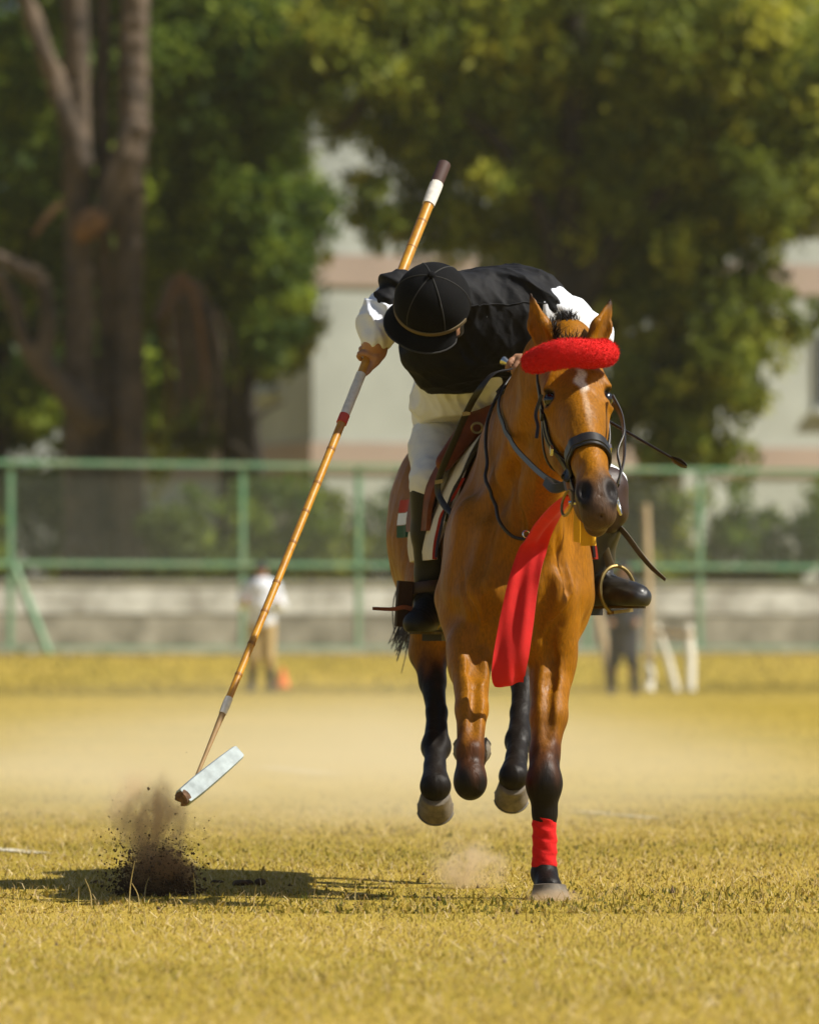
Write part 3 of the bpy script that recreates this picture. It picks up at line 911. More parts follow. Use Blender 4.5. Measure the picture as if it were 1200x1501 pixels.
lab = {'leaf_b': ('dark green shrub behind the boundary wall', 'dark shrubs behind the wall'), 'leaf_a': ('olive green shrub behind the boundary wall', 'olive shrubs behind the wall'),
       'leaf_c': ('bright yellow green sapling in front of old double trunk', None)}
for i, (px, Y, r, top, m) in enumerate(sh):
    top = top * (1.45 if m != 'leaf_c' else 1.15)
    x = (px - 600) * Y / F; gg = np.random.default_rng(60 + i)
    t = empty('shrub', [x, Y, .44], SHL[i], 'shrub', 'shrubs behind the boundary wall')
    mb = MB()
    for k in range(5):
        a = k * 1.3 + i
        mb.tube(spline([[x, Y, .3], [x + .2 * math.cos(a), Y + .2 * math.sin(a), 1.3], [x + .5 * r * math.cos(a), Y + .4 * math.sin(a), .44 + top * .9]], 4), [.05, .035, .012], 6)
    mb.build('stem', M['darkbark'], t)
    b = clumps(gg, [x, Y, .44 + top * .62], (r * .8, .7, top * .48), 24, .42)
    link('foliage', leaf_mesh('foliage', b, 330, .11, 90 + i), M[m], t, False)

# ================================================================== HORSE
hb = Field([-.16, 19.15, -.03], [.74, 22.62, 1.86], .0065)
XL = (1, 0, 0)
# trunk
hb.ell([.318, 20.50, 1.00], [.205, .36, .27], .02)
hb.ell([.275, 21.50, 1.09], [.255, .80, .33], .12)
hb.ell([.30, 20.9, 1.02], [.17, .5, .28], .08)
hb.ell([.22, 22.02, 1.16], [.25, .42, .30], .12)
hb.cone([.315, 20.72, 1.35], [.28, 21.25, 1.345], .075, .075, .14)
hb.cone([.27, 21.2, 1.33], [.215, 22.0, 1.385], .09, .10, .12)
# shoulders and breast
for sx, xx in ((-1, .205), (1, .440)):
    hb.ell([xx, 20.46, 1.00], [.092, .17, .23], .06)
    hb.ell([xx + sx * .02, 20.38, .90], [.085, .13, .14], .06)
for sx in (-1, 1):                      # breast muscles running down into the forearms
    cx = .327
    hb.cone([cx + sx * .055, 20.22, 1.06], [cx + sx * .085, 20.20, .90], .075, .075, .05)
    hb.cone([cx + sx * .085, 20.20, .90], [cx + sx * .105, 20.24, .76], .078, .055, .05)
    hb.cone([cx + sx * .030, 20.20, .92], [cx + sx * .060, 20.24, .73], .052, .040, .035)
    hb.cone([cx + sx * .145, 20.30, 1.12], [cx + sx * .150, 20.30, .90], .055, .060, .05)
    hb.cone([cx + sx * .135, 20.27, .88], [cx + sx * .118, 20.24, .70], .052, .040, .03)   # outer forearm muscle
hb.ell([.327, 20.26, .86], [.11, .10, .15], .05)
hb.cone([.327, 20.10, 1.02], [.327, 20.13, .84], .012, .010, .03, None, 1, 'sub')    # furrow of the breast
# neck
POLL = np.array([.462, 19.80, 1.600]); NOSE = np.array([.540, 19.33, 1.125])
nk = [np.array([.325, 20.56, 1.14]), np.array([.352, 20.36, 1.29]), np.array([.395, 20.13, 1.43]), np.array([.437, 19.95, 1.54]), np.array([.462, 19.87, 1.595])]
NLAT = nrm([.95, .25, 0])
hb.chain(nk, [.255, .215, .165, .135, .105], .06, NLAT, [.60, .60, .66, .80])
hb.cone([.36, 20.16, 1.10], [.43, 19.93, 1.38], .085, .05, .06)          # windpipe line
for sx in (-1, 1):                                                       # neck muscle folds
    hb.cone(np.array([.34 + sx * .10, 20.32, 1.12]), np.array([.43 + sx * .05, 19.94, 1.47]), .05, .035, .05)
# head frame
HA = nrm(NOSE - POLL); HL = nrm(np.array([.985, .16, .05]) - HA * np.dot([.985, .16, .05], HA)); HF = nrm(np.cross(HL, HA))
if HF[1] > 0: HF = -HF
HLEN = np.linalg.norm(NOSE - POLL)
HR = np.array([HL, HF, HA])


def Hd(u, v, t):
    return POLL + HL * u + HF * v + HA * (t * HLEN)


hb.ell(Hd(0, -.035, .12), [.092, .095, .14], .04, HR)
hb.ell(Hd(0, -.005, .26), [.094, .060, .13], .04, HR)
hb.chain([Hd(0, -.02, .22), Hd(0, -.012, .45), Hd(0, -.012, .68), Hd(0, -.012, .86)], [.085, .068, .052, .050], .03, HL, .9)
hb.cone(Hd(0, .030, .42), Hd(0, .024, .80), .026, .024, .03)              # nasal bone
for sx in (-1, 1):
    hb.ell(Hd(sx * .052, -.105, .33), [.036, .105, .125], .035, HR)       # cheek
    hb.cone(Hd(sx * .070, -.030, .34), Hd(sx * .044, -.035, .60), .020, .010, .02)   # facial crest
    hb.cone(Hd(sx * .066, .030, .230), Hd(sx * .088, .022, .275), .022, .016, .018)  # brow
    hb.cone(Hd(sx * .088, -.012, .345), Hd(sx * .078, .012, .345), .014, .012, .015)    # lower lid
    hb.cone(Hd(sx * .052, .026, .36), Hd(sx * .040, .012, .62), .004, .004, .012)      # vein
    hb.ell(Hd(sx * .090, .010, .308), [.016, .026, .024], .012, HR, 'sub')          # eye socket
    hb.cone(Hd(sx * .035, -.15, .40), Hd(sx * .016, -.095, .84), .034, .026, .04)    # jaw bars
hb.cone(Hd(0, -.15, .38), Hd(0, -.085, .88), .035, .032, .05)
hb.ell(Hd(0, -.018, .885), [.057, .058, .085], .03, HR)
hb.ell(Hd(0, -.030, .975), [.050, .046, .042], .025, HR)
hb.ell(Hd(0, -.082, .945), [.036, .030, .045], .014, HR)                  # chin
for sx in (-1, 1):
    hb.ell(Hd(sx * .037, .014, .905), [.024, .027, .045], .02, HR)
    hb.ell(Hd(sx * .043, .036, .922), [.0145, .024, .030], .020, HR, 'sub')
hb.cone(Hd(-.06, -.056, .945), Hd(.06, -.056, .945), .006, .006, .012, None, 1, 'sub')   # mouth line
hb.cone(Hd(0, .02, .945), Hd(0, -.01, 1.01), .006, .006, .015, None, 1, 'sub')
# ears
EARS = [(W(800, 508, 19.72), W(790, 478, 19.70), W(775, 423, 19.72), -1), (W(870, 506, 19.76), W(882, 478, 19.76), W(897, 434, 19.80), 1)]
for (a, b, c, sx) in EARS:
    face = nrm([.35 * sx, -1, -.1])
    hb.cone(a, b, .034, .036 if sx < 0 else .033, .02, face, .62)
    hb.cone(b, c, .036 if sx < 0 else .033, .003, .010, face, .55)
for (a, b, c, sx) in EARS:
    face = nrm([.5 * sx, -1, .1])
    q = .014
    hb.cone(a * .6 + b * .4 + face * .026 + [sx * .004, 0, 0], b * .3 + c * .7 + face * .012, .024, .005, .008, None, 1, 'sub')

# fore leg, planted
FR = [W(815, 880, 20.42), W(808, 950, 20.30), W(804, 1050, 20.17), W(798, 1105, 20.12), W(797, 1150, 20.09), W(798, 1192, 20.09), W(798, 1240, 20.10), W(797, 1278, 20.10)]
hb.chain(FR, [.105, .070, .053, .042, .048, .034, .029, .036], .022)
hb.ell(W(797, 1146, 20.07), [.044, .038, .068], .03)
hb.ell(W(815, 965, 20.27), [.056, .06, .10], .03)
hb.cone(W(797, 1282, 20.10), W(804, 1302, 20.04), .037, .040, .02)
# fore leg, folded
FL = [W(688, 880, 20.42), W(690, 950, 20.25), W(691, 1040, 20.08), W(689, 1100, 19.99), W(689, 1146, 19.96)]
hb.chain(FL, [.105, .066, .046, .038, .044], .022)
hb.ell(W(689, 1145, 19.95), [.047, .048, .056], .02)
hb.chain([W(689, 1152, 19.98), W(690, 1140, 20.14), W(692, 1120, 20.27), W(692, 1112, 20.34)], [.040, .030, .030, .040], .015)
hb.ell(W(682, 965, 20.22), [.052, .06, .10], .03)
hb.cone(W(692, 1112, 20.34), W(692, 1108, 20.38), .040, .042, .012)
# hind legs
HLg = [W(668, 800, 21.85), W(640, 900, 21.60), W(629, 955, 21.62), W(634, 1000, 21.55), W(640, 1045, 21.44), W(639, 1092, 21.33), W(637, 1124, 21.24), W(638, 1152, 21.17)]
hb.chain(HLg, [.20, .085, .062, .040, .031, .041, .031, .050], .022)
hb.ell(W(629, 958, 21.64), [.056, .07, .06], .02)
hb.ell(W(639, 1098, 21.33), [.045, .046, .04], .015)
HRg = [W(735, 800, 21.85), W(770, 890, 21.62), W(772, 945, 21.64), W(768, 1000, 21.58), W(763, 1045, 21.48), W(760, 1085, 21.38), W(757, 1110, 21.30), W(752, 1138, 21.22)]
hb.chain(HRg, [.20, .085, .062, .040, .031, .039, .031, .047], .022)
hb.ell(W(760, 1090, 21.38), [.040, .044, .038], .015)
hb.ell([.06, 22.0, 1.10], [.13, .26, .28], .08)
hb.ell([.36, 22.0, 1.10], [.13, .26, .28], .08)


def line_on(pts, r, k, op):
    sp = hb.snap(spline(pts, 5), 0.0)
    n = len(sp)
    for i in range(n - 1):
        a = math.sin(math.pi * min(1, (i + .5) / n)) ** .5
        hb.cone(sp[i], sp[i + 1], r * a, r * a, k, None, 1, op)


# creases between muscle groups, then surface veins
for pts in ([W(672, 845, 20.2), W(676, 890, 20.15), W(690, 940, 20.1), W(703, 985, 20.1)], [W(838, 850, 20.2), W(832, 900, 20.15), W(818, 945, 20.1), W(800, 985, 20.1)],
            [W(735, 690, 20.2), W(712, 745, 20.15), W(694, 800, 20.1), W(686, 850, 20.1)], [W(772, 640, 20.1), W(757, 690, 20.1), W(745, 750, 20.05), W(742, 800, 20.0)],
            [W(700, 860, 20.1), W(712, 910, 20.05), W(722, 960, 20.05)], [W(806, 850, 20.1), W(796, 905, 20.05), W(788, 960, 20.05)],
            [W(845, 790, 20.1), W(850, 840, 20.1), W(842, 880, 20.1)], [W(812, 955, 20.1), W(806, 1010, 20.1), W(804, 1070, 20.05)], [W(700, 955, 20.1), W(699, 1010, 20.0), W(695, 1070, 19.95)],
            [W(640, 985, 21.4), W(641, 1030, 21.35), W(642, 1075, 21.25)]):
    line_on(pts, .0045, .030, 'sub')
for pts in ([W(842, 800, 20.1), W(834, 845, 20.1), W(838, 880, 20.1), W(826, 925, 20.1)], [W(826, 900, 20.1), W(822, 950, 20.1), W(812, 1000, 20.1), W(815, 1050, 20.05)],
            [W(720, 830, 20.1), W(705, 880, 20.1), W(700, 930, 20.1)], [W(680, 950, 20.1), W(684, 1000, 20.0), W(680, 1050, 19.95)], [W(790, 660, 19.9), W(780, 710, 19.95), W(772, 760, 19.95)],
            [W(850, 820, 20.1), W(846, 860, 20.1), W(850, 890, 20.1)], [W(815, 610, 19.5), W(822, 640, 19.45), W(836, 668, 19.4)], [W(818, 640, 19.5), W(812, 660, 19.5)]):
    line_on(pts, .0028, .010, 'add')
# muscle and skin unevenness
hb.warp(lambda X, Y, Z: .0016 * np.sin(X * 38 + 3 * np.sin(Z * 11)) * np.sin(Z * 31 + 2 * np.sin(Y * 13)) * np.clip((Z - .5) * 4, 0, 1))
hm = hb.mesh('body', 2)
V = hb.V
# pigment: bay coat, black points, dusky muzzle, white star
base = np.tile(np.array([.295, .112, .0022]), (len(V), 1))
n1 = np.sin(V[:, 0] * 17 + 2 * np.sin(V[:, 2] * 9)) * np.sin(V[:, 2] * 13 + V[:, 1] * 5)
base *= (1 + .10 * n1)[:, None]


def blend(c, w):
    global base
    w = np.clip(w, 0, 1)[:, None]
    base = base * (1 - w) + np.asarray(c) * w


def sst(x, a, b):
    t = np.clip((x - a) / (b - a), 0, 1); return t * t * (3 - 2 * t)


blk = (.011, .008, .006)
front = V[:, 1] < 20.9
jit = .03 * np.sin(V[:, 0] * 90) * np.sin(V[:, 1] * 70)
blend((.10, .032, .007), np.where(front, sst(V[:, 2] + jit, .56, .42), sst(V[:, 2] + jit, .76, .66)))
blend(blk, np.where(front, sst(V[:, 2] + jit, .46, .33), sst(V[:, 2] + jit, .72, .62)))
hl = (V - POLL) @ HR.T
t_ = hl[:, 2] / HLEN
ishead = (V[:, 1] < 19.98) & (V[:, 2] > 1.0)
dusk = sst(t_ + .03 * np.sin(hl[:, 0] * 60), .76, .93) * ishead
blend((.070, .042, .028), dusk * .92)
blend((.016, .012, .011), ishead * sst(np.hypot((np.abs(hl[:, 0]) - .041) / .027, (t_ - .920) / .075), 1.35, .55) * (hl[:, 1] > 0))
blend((.035, .018, .010), ishead * sst(np.hypot(np.hypot((np.abs(hl[:, 0]) - .088) / .028, (t_ - .308) / .05), (hl[:, 1] - .008) / .032), 1.1, .75))
blend((.80, .76, .68), ishead * sst(np.hypot((hl[:, 0] - .004 + .006 * np.sin(t_ * 70)) / .017, (t_ - .285) / .072), 1.2, .65) * (hl[:, 1] > 0))
blend((.62, .42, .26), .55 * ishead * sst(np.abs(hl[:, 0] - .006) / .010, 1.2, .4) * sst(t_, .29, .34) * sst(t_, .62, .45) * (hl[:, 1] > 0))
for (a, b, c, sx) in EARS:
    dd = np.linalg.norm(V - c, axis=1)
    blend((.03, .014, .007), sst(dd, .055, .02))
set_col(hm, base)
horse = empty('horse', [.30, 21.2, 0], 'galloping bay horse with white star and black legs ridden by polo player', 'horse')
link('body', hm, M['coat'], horse)


def hoof(c, down, fwd, r, h, name='hoof'):
    """truncated cone with slanting toe, coronet ring and flat sole"""
    d = nrm(down); fw = nrm(np.asarray(fwd) - d * np.dot(fwd, d)); sd = np.cross(d, fw)
    Vv, Fc = [], []; S = 24
    rings = [(0, .78, .0), (.04, .84, .0), (.12, .83, .02), (.5, .93, .10), (.94, 1.04, .20), (1, 1.02, .20), (1.0, .80, .16), (.9, .3, .1)]
    for (t, k, o) in rings:
        for i in range(S):
            a = 2 * math.pi * i / S
            flat = .86 if math.cos(a) < -.3 else 1.0
            Vv.append(np.asarray(c) + d * h * t + fw * (r * k * math.cos(a) * flat + r * o) + sd * r * k * math.sin(a) * .97)
    for j in range(len(rings) - 1):
        for i in range(S):
            i2 = (i + 1) % S
            Fc.append((j * S + i, j * S + i2, (j + 1) * S + i2, (j + 1) * S + i))
    Fc.append(tuple(range(S - 1, -1, -1))); Fc.append(tuple((len(rings) - 1) * S + i for i in range(S)))
    mb = MB(); mb.add(Vv, Fc)
    ho = mb.build(name, M['hoof'], horse)
    ring = [Vv[5 * S + i] * .985 + (np.asarray(c) + d * h + fw * r * .2) * .015 + d * .002 for i in range(S)]
    ring = [ring[i % S] for i in range(-9, 10)]
    ms = MB(); ms.strap(ring, .010, .006, fw); ms.build('horseshoe', M['shoe'], ho)
    return ho


hoof(W(805, 1297, 20.03), [0, -.12, -1], [.28, -1, 0], .060, .052)
hoof(W(692, 1107, 20.40), [0, .9, .35], [0, -.3, -1], .056, .075)
hoof(W(638, 1163, 21.17), [0, .80, -.50], [0, -.50, -.80], .056, .075)
hoof(W(751, 1148, 21.22), [-.03, .80, -.50], [-.05, -.50, -.80], .053, .070)
for sx in (-1, 1):
    c = Hd(sx * .079, .002, .308); mb = MB()
    Vv, Fc = [], []
    for i in range(9):
        for k in range(14):
            p_, a_ = math.pi * i / 8, 2 * math.pi * k / 14
            Vv.append(c + .0225 * np.array([math.sin(p_) * math.cos(a_), math.sin(p_) * math.sin(a_), math.cos(p_)]))
    for i in range(8):
        for k in range(14):
            Fc.append((i * 14 + k, i * 14 + (k + 1) % 14, (i + 1) * 14 + (k + 1) % 14, (i + 1) * 14 + k))
    mb.add(Vv, Fc); mb.build('eye', M['eye'], horse)


def hairs(name, roots, dirs, ln, w, mt, par, seed, curl=.3):
    g = np.random.default_rng(seed); n = len(roots)
    roots = np.asarray(roots); dirs = np.asarray(dirs)
    d = dirs + g.normal(0, curl, (n, 3)); d /= np.linalg.norm(d, axis=1, keepdims=True)
    L_ = (ln * g.uniform(.6, 1.15, n))[:, None]
    sd = np.cross(d, g.normal(size=(n, 3))); sd /= np.linalg.norm(sd, axis=1, keepdims=True)
    m_ = roots + d * L_ * .55; t = roots + (d + g.normal(0, curl * .5, (n, 3))) * L_
    Vv = np.stack([roots - sd * w, roots + sd * w, m_ + sd * w * .8, m_ - sd * w * .8, t], 1).reshape(-1, 3)
    k = np.arange(n)[:, None] * 5
    o = link(name, mesh_np(name, Vv, k + np.array([[0, 1, 2, 3]]), k + np.array([[3, 2, 4]])), mt, par, False)
    o['kind'] = 'stuff'
    return o


g = np.random.default_rng(3)
# clipped mane along the crest and forelock tuft
tt = g.random(1500); cr = spline([[.335, 20.66, 1.41], [.372, 20.42, 1.50], [.415, 20.16, 1.585], [.450, 19.93, 1.66], [.462, 19.84, 1.685]], 20)
ix = (tt * (len(cr) - 1)).astype(int)
rt = cr[ix] + g.normal(0, .010, (1500, 3)); rt = hb.snap(rt, -.004)
hairs('mane', rt, np.tile([0, .1, 1.], (1500, 1)), .035, .0014, M['hair'], horse, 5)
rt = hb.snap(W(830, 496, 19.70) + g.normal(0, .016, (420, 3)), -.004)
hairs('forelock', rt, np.tile([.05, -.15, 1.], (420, 1)), .052, .0014, M['hair'], horse, 6, .35)
# tail streaming behind the near hind leg
mb = MB(); rr = random.Random(4)
dock = np.array([.20, 22.42, 1.30])
for i in range(110):
    e = W(588 + rr.gauss(0, 9), 938 + rr.gauss(0, 14), 22.55 + rr.gauss(0, .08))
    m1 = np.array([.12 + rr.gauss(0, .04), 22.6 + rr.gauss(0, .04), 1.10]); m2 = (m1 + e) / 2 + np.array([rr.gauss(0, .03), .03, .0])
    mb.tube(spline([dock + [rr.gauss(0, .015), 0, rr.gauss(0, .02)], m1, m2, e], 5), [.005, .004, .003, .0012], 4, False)
tl = mb.build('tail', M['hair'], horse); tl['kind'] = 'stuff'

# ------------------------------------------------------------------ tack


def ring_strap(plane_pts, width, thick, off, name, mt, par, wide, seg=6, closed=False):
    sp = hb.snap(spline(plane_pts, seg), off)
    for _ in range(2):
        sp[1:-1] = (sp[:-2] + sp[1:-1] * 2 + sp[2:]) / 4
    sp = hb.snap(sp, off, 4, True)
    mb = MB(); mb.strap(sp, width, thick, wide if not callable(wide) else wide(sp))
    return mb.build(name, mt, par)


bridle = empty('bridle', POLL, 'black leather bridle with thick noseband and loose ring bit on the bay horse', 'bridle')


def around(t, v0=-.04, a0=-115, a1=115, ru=.09, rv=.10, n=13):
    return [Hd(ru * math.sin(rad(a)), v0 + rv * math.cos(rad(a)), t + .0) for a in np.linspace(a0, a1, n)]


ring_strap(around(.640, -.03, -165, 165, .075, .085, 21), .036, .013, .007, 'noseband', M['strap'], bridle, HA)
ring_strap(around(.672, -.03, -150, 150, .07, .085, 19), .010, .007, .007, 'noseband_edge', M['strap'], bridle, HA)
for sx in (-1, 1):
    ring_strap([Hd(sx * .085, -.05, .06), Hd(sx * .100, -.055, .22), Hd(sx * .096, -.075, .36), Hd(sx * .082, -.085, .52), Hd(sx * .066, -.072, .68), Hd(sx * .060, -.060, .80)],
               .019, .006, .005, 'cheekpiece', M['strap'], bridle, HF)
    ring_strap([Hd(sx * .085, -.085, .08), Hd(sx * .094, -.12, .25), Hd(sx * .075, -.19, .40), Hd(sx * .03, -.22, .46)], .014, .005, .005, 'throatlatch', M['strap'], bridle, HF + HA)
    ring_strap([Hd(sx * .085, -.065, .10), Hd(sx * .098, -.085, .25), Hd(sx * .088, -.095, .42), Hd(sx * .076, -.07, .60)], .012, .005, .007, 'noseband_strap', M['strap'], bridle, HF)
    mb = MB(); mb.torus(Hd(sx * .072, -.072, .83), HL + HF * .35 * sx, .037, .0042); mb.build('bit_ring', M['steel'] if sx > 0 else M['brass'], bridle)
    mb = MB(); q = hb.snap(Hd(sx * .097, -.06, .30), .010)[0]; mb.box(q, HL * .004, HF * .014, HA * .011); mb.build('buckle', M['strap'], bridle, False)
    mb = MB(); q = hb.snap(Hd(sx * .083, -.088, .48), .010)[0]; mb.box(q, HL * .004, HF * .013, HA * .008); mb.build('buckle', M['steel'], bridle, False)
mb = MB(); mb.tube([Hd(-.072, -.058, .85), Hd(0, -.05, .86), Hd(.072, -.058, .85)], .006, 8); mb.build('mouthpiece', M['steel'], bridle)
# loose strap ends on the far cheek
mb = MB(); mb.strap(spline([W(898, 580, 19.62), W(911, 607, 19.58), W(914, 635, 19.52), W(905, 662, 19.47), W(909, 690, 19.45), W(902, 716, 19.44)], 6), .013, .005, HF); mb.build('cheek_rein', M['strap'], bridle)
mb = MB(); mb.strap(spline([W(794, 578, 19.64), W(785, 606, 19.64), W(788, 625, 19.62), W(786, 642, 19.60)], 6), .010, .004, HL); mb.build('strap_end', M['strap'], bridle)
# fleece browband
fb = Field([.28, 19.35, 1.50], [.64, 19.95, 1.72], .004)
bp = [W(777, 532, 19.64), W(800, 524, 19.575), W(832, 517, 19.56), W(866, 518, 19.585), W(889, 517, 19.655)]
sp = spline(bp, 5)
fb.chain(list(sp), [.027] * 2 + [.032] * 4 + [.0365] * (len(sp) - 8) + [.036, .035], .012, (0, 1, .3), .78)
fb.warp(lambda X, Y, Z: .0008 * np.sin(X * 130 + 4 * np.sin(Z * 90)) * np.sin(Z * 140 + Y * 60) + .0006 * np.sin(X * 310) * np.sin(Z * 280) * np.sin(Y * 300))
bo = link('fleece_browband', fb.mesh('fleece_browband', 1), M['redfleece'], bridle)
bo['label'] = 'fluffy red fleece browband'
idx = g.integers(0, len(fb.V), 9000); rt = fb.V[idx]
hairs('fleece_pile', rt, fb.grad(rt), .0065, .0006, M['redfleece'], bo, 9, .5)
# reins
HAND_L = W(760, 546, 20.30)
mb = MB(); sp = spline([W(748, 541, 20.27), W(722, 548, 20.22), W(700, 575, 20.22), W(683, 606, 20.3), W(665, 648, 20.42), W(647, 690, 20.52), W(641, 718, 20.55), W(652, 742, 20.52), W(668, 757, 20.48)], 7)
mb.strap(sp, .020, .005, [.8, -.5, .2]); mb.build('rein_loop', M['strap'], bridle)
for q in (W(683, 606, 20.295), W(643, 706, 20.535)):
    mb = MB(); mb.box(q, [.012, 0, .002], [0, .007, 0], [0, 0, .006]); mb.build('rein_keeper', M['brass'], bridle, False)
sp = spline([W(752, 552, 20.26), W(742, 575, 20.22), W(741, 610, 20.14), W(750, 648, 19.98), W(775, 678, 19.75), W(800, 700, 19.52), W(824, 712, 19.40)], 7)
sp = hb.snap(sp, .010, 8, True)
mb = MB(); mb.strap(sp, .017, .005, [.3, -.8, .5]); mb.build('rein', M['strap'], bridle)
mb = MB(); mb.strap(hb.snap(spline([W(765, 555, 20.26), W(850, 560, 20.2), W(905, 600, 19.95), W(915, 660, 19.6), W(906, 712, 19.46)], 7), .012, 8, True), .015, .005, [.3, -.8, .5]); mb.build('rein', M['strap'], bridle)
mb = MB(); mb.strap(spline([W(800, 706, 19.46), W(812, 716, 19.42), W(828, 712, 19.40)], 5), .028, .014, [.3, -.2, 1]); mb.build('rein_stop', M['strap'], bridle)

# martingale neck strap with ring, and breast strap along the pad
mart = empty('neck_strap', W(762, 800, 20.0), 'thin black neck strap looped across the horse chest over red cloth', 'strap')
sp = hb.snap(spline([W(790, 560, 20.25), W(765, 590, 20.3), W(744, 635, 20.3), W(728, 680, 20.25), W(725, 715, 20.2), W(733, 757, 20.13), W(748, 785, 20.08), W(762, 800, 20.03), W(785, 800, 20.0), W(802, 790, 20.0), W(815, 765, 20.0)], 6), .016, 10)
mb = MB(); mb.tube(sp, .0055, 8); mb.build('strap_loop', M['strap'], mart)
mb = MB(); mb.torus(hb.snap(W(762, 800, 20.0), .016)[0], [0, -1, .2], .010, .003); mb.build('ring', M['steel'], mart)
sp = hb.snap(spline([W(762, 575, 20.4), W(738, 610, 20.5), W(715, 655, 20.58), W(694, 705, 20.60), W(678, 742, 20.60), W(664, 765, 20.62)], 6), .02, 10)
bst = MB(); bst.strap(sp, .026, .007, [0, -1, 0]); bst.build('shoulder_strap', M['strap'], mart)


# saddle cloth and saddle draped on the barrel
def side_x(side, Y, z, off):
    x = (-.35 if side < 0 else .95); c = .275
    P = np.array([[x, Y, z]])
    lo_, hi_ = (x, c)
    a, b = x, c
    for _ in range(22):
        m_ = (a + b) / 2
        if hb.at(np.array([[m_, Y, z]]))[0] > off: a = m_
        else: b = m_
    return (a + b) / 2


def drape(name, side, yz, off, thick, mt, par, nu=14, nv=16, bulge=None):
    """sheet on the horse's flank: yz(u,v) gives the (Y, z) of its outline"""
    top, bot = [], []
    for i in range(nu + 1):
        for j in range(nv + 1):
            Y, z = yz(i / nu, j / nv)
            b = bulge(i / nu, j / nv) if bulge else 0
            x = side_x(side, Y, z, off + b)
            top.append((x, Y, z)); bot.append((x - side * thick, Y, z))
    n = (nu + 1) * (nv + 1); Fc = []
    def I(i, j): return i * (nv + 1) + j
    for i in range(nu):
        for j in range(nv):
            Fc.append((I(i, j), I(i + 1, j), I(i + 1, j + 1), I(i, j + 1)))
            Fc.append((n + I(i, j + 1), n + I(i + 1, j + 1), n + I(i + 1, j), n + I(i, j)))
    for i in range(nu):
        Fc += [(I(i, 0), n + I(i, 0), n + I(i + 1, 0), I(i + 1, 0)), (I(i + 1, nv), n + I(i + 1, nv), n + I(i, nv), I(i, nv))]
    for j in range(nv):
        Fc += [(I(0, j + 1), n + I(0, j + 1), n + I(0, j), I(0, j)), (I(nu, j), n + I(nu, j), n + I(nu, j + 1), I(nu, j + 1))]
    mb = MB(); mb.add(top + bot, Fc)
    return mb.build(name, mt, par)


pad = empty('saddle_cloth', [.275, 21.1, 1.38], 'cream saddle cloth with red border and striped rear corner under brown saddle', 'saddle cloth')
sad = empty('saddle', [.275, 21.15, 1.40], 'reddish brown leather saddle with stirrups on the bay horse', 'saddle')
for side in (-1, 1):
    def front(v): return 20.60 + .03 * math.sin(v * math.pi) + .02 * v
    drape('felt', side, lambda u, v: (front(v) + u * (21.60 - front(v)), 1.405 - .40 * v), .018, .012, M['padwhite'], pad,
          bulge=lambda u, v: (.030 * float(sst(np.array(v), .0, .45)) * float(sst(np.array(u), -.05, .16)) + .016 * float(sst(np.array(v), .7, 1.0))) * (1 - u) + .004 * math.sin(v * 9))
    drape('red_border', side, lambda u, v: (front(v) - .040 + u * .038, 1.25 - .245 * v), .017, .009, M['padred'], pad, 4, bulge=lambda u, v: .022 * float(sst(np.array(v), .1, .5)))
    drape('binding', side, lambda u, v: (front(v) - .056 + u * .014, 1.39 - .38 * v), .015, .007, M['strap'], pad, 3, bulge=lambda u, v: .014 * float(sst(np.array(v), .1, .5)))
    drape('flap', side, lambda u, v: (20.77 + .05 * v + u * (.38 - .1 * v), 1.385 - .29 * v), .048, .014, M['brown'], sad,
          bulge=lambda u, v: .004 * float(sst(np.array(u), 0, .5)) * float(sst(np.array(v), .05, .5)) + .024 * math.exp(-((u - .12) / .16) ** 2) * math.sin(min(1, v * 1.1) * math.pi) + .01)
    for (nm, z0, z1, m_) in (('red_stripe', 1.165, 1.205, 'padred'), ('white_stripe', 1.125, 1.163, 'whitecloth'), ('green_stripe', 1.085, 1.123, 'padgreen')):
        drape(nm, side, lambda u, v: (21.40 + .30 * u, z1 + (z0 - z1) * v), .036, .012, M[m_], pad, 5, 3)
# saddle tree: pommel, seat, cantle
fs = Field([.02, 20.6, 1.25], [.54, 21.75, 1.62], .008)
fs.ell([.285, 21.1, 1.385], [.15, .34, .05], .02)
fs.cone([.20, 20.78, 1.42], [.37, 20.78, 1.42], .035, .035, .05); fs.ell([.295, 20.78, 1.44], [.08, .05, .045], .04)
fs.cone([.15, 21.42, 1.46], [.39, 21.42, 1.46], .03, .03, .06)
for sx in (-1, 1):
    fs.cone([.285 + sx * .10, 20.76, 1.41], [.285 + sx * .18, 20.72, 1.30], .035, .028, .03)
link('seat', fs.mesh('seat', 2), M['brown'], sad)
mb = MB(); mb.torus([.205, 20.70, 1.405], [0, 1, .4], .016, .004); mb.build('dee_ring', M['brass'], sad)

# ================================================================== RIDER
MT, MBt = W(651, 240, 20.88), W(285, 1146, 19.62)        # mallet line: butt end and head end
MD = nrm(MBt - MT)


def shaft(py):
    t = (py - 240) / (1146 - 240.)
    return MT + (MBt - MT) * t


CROP_A, CROP_B = W(741, 530, 20.33), W(1005, 683, 20.05)
CD = nrm(CROP_B - CROP_A)

RS, LS = W(588, 432, 20.56), W(806, 456, 20.58)          # shoulders (his right is on our left)
RE, RWr = W(553, 478, 20.50), W(548, 503, 20.46)
LE, LWr = W(862, 492, 20.78), W(778, 540, 20.40)
HIP_R, HIP_L = W(654, 612, 21.18), W(742, 612, 21.20)
KN_R, KN_L = W(633, 706, 20.91), W(884, 716, 20.86)
AN_R, AN_L = W(632, 890, 21.02), W(872, 858, 20.92)
TO_R, TO_L = W(612, 914, 20.86), W(934, 876, 20.72)
HEAD = W(634, 446, 20.34)

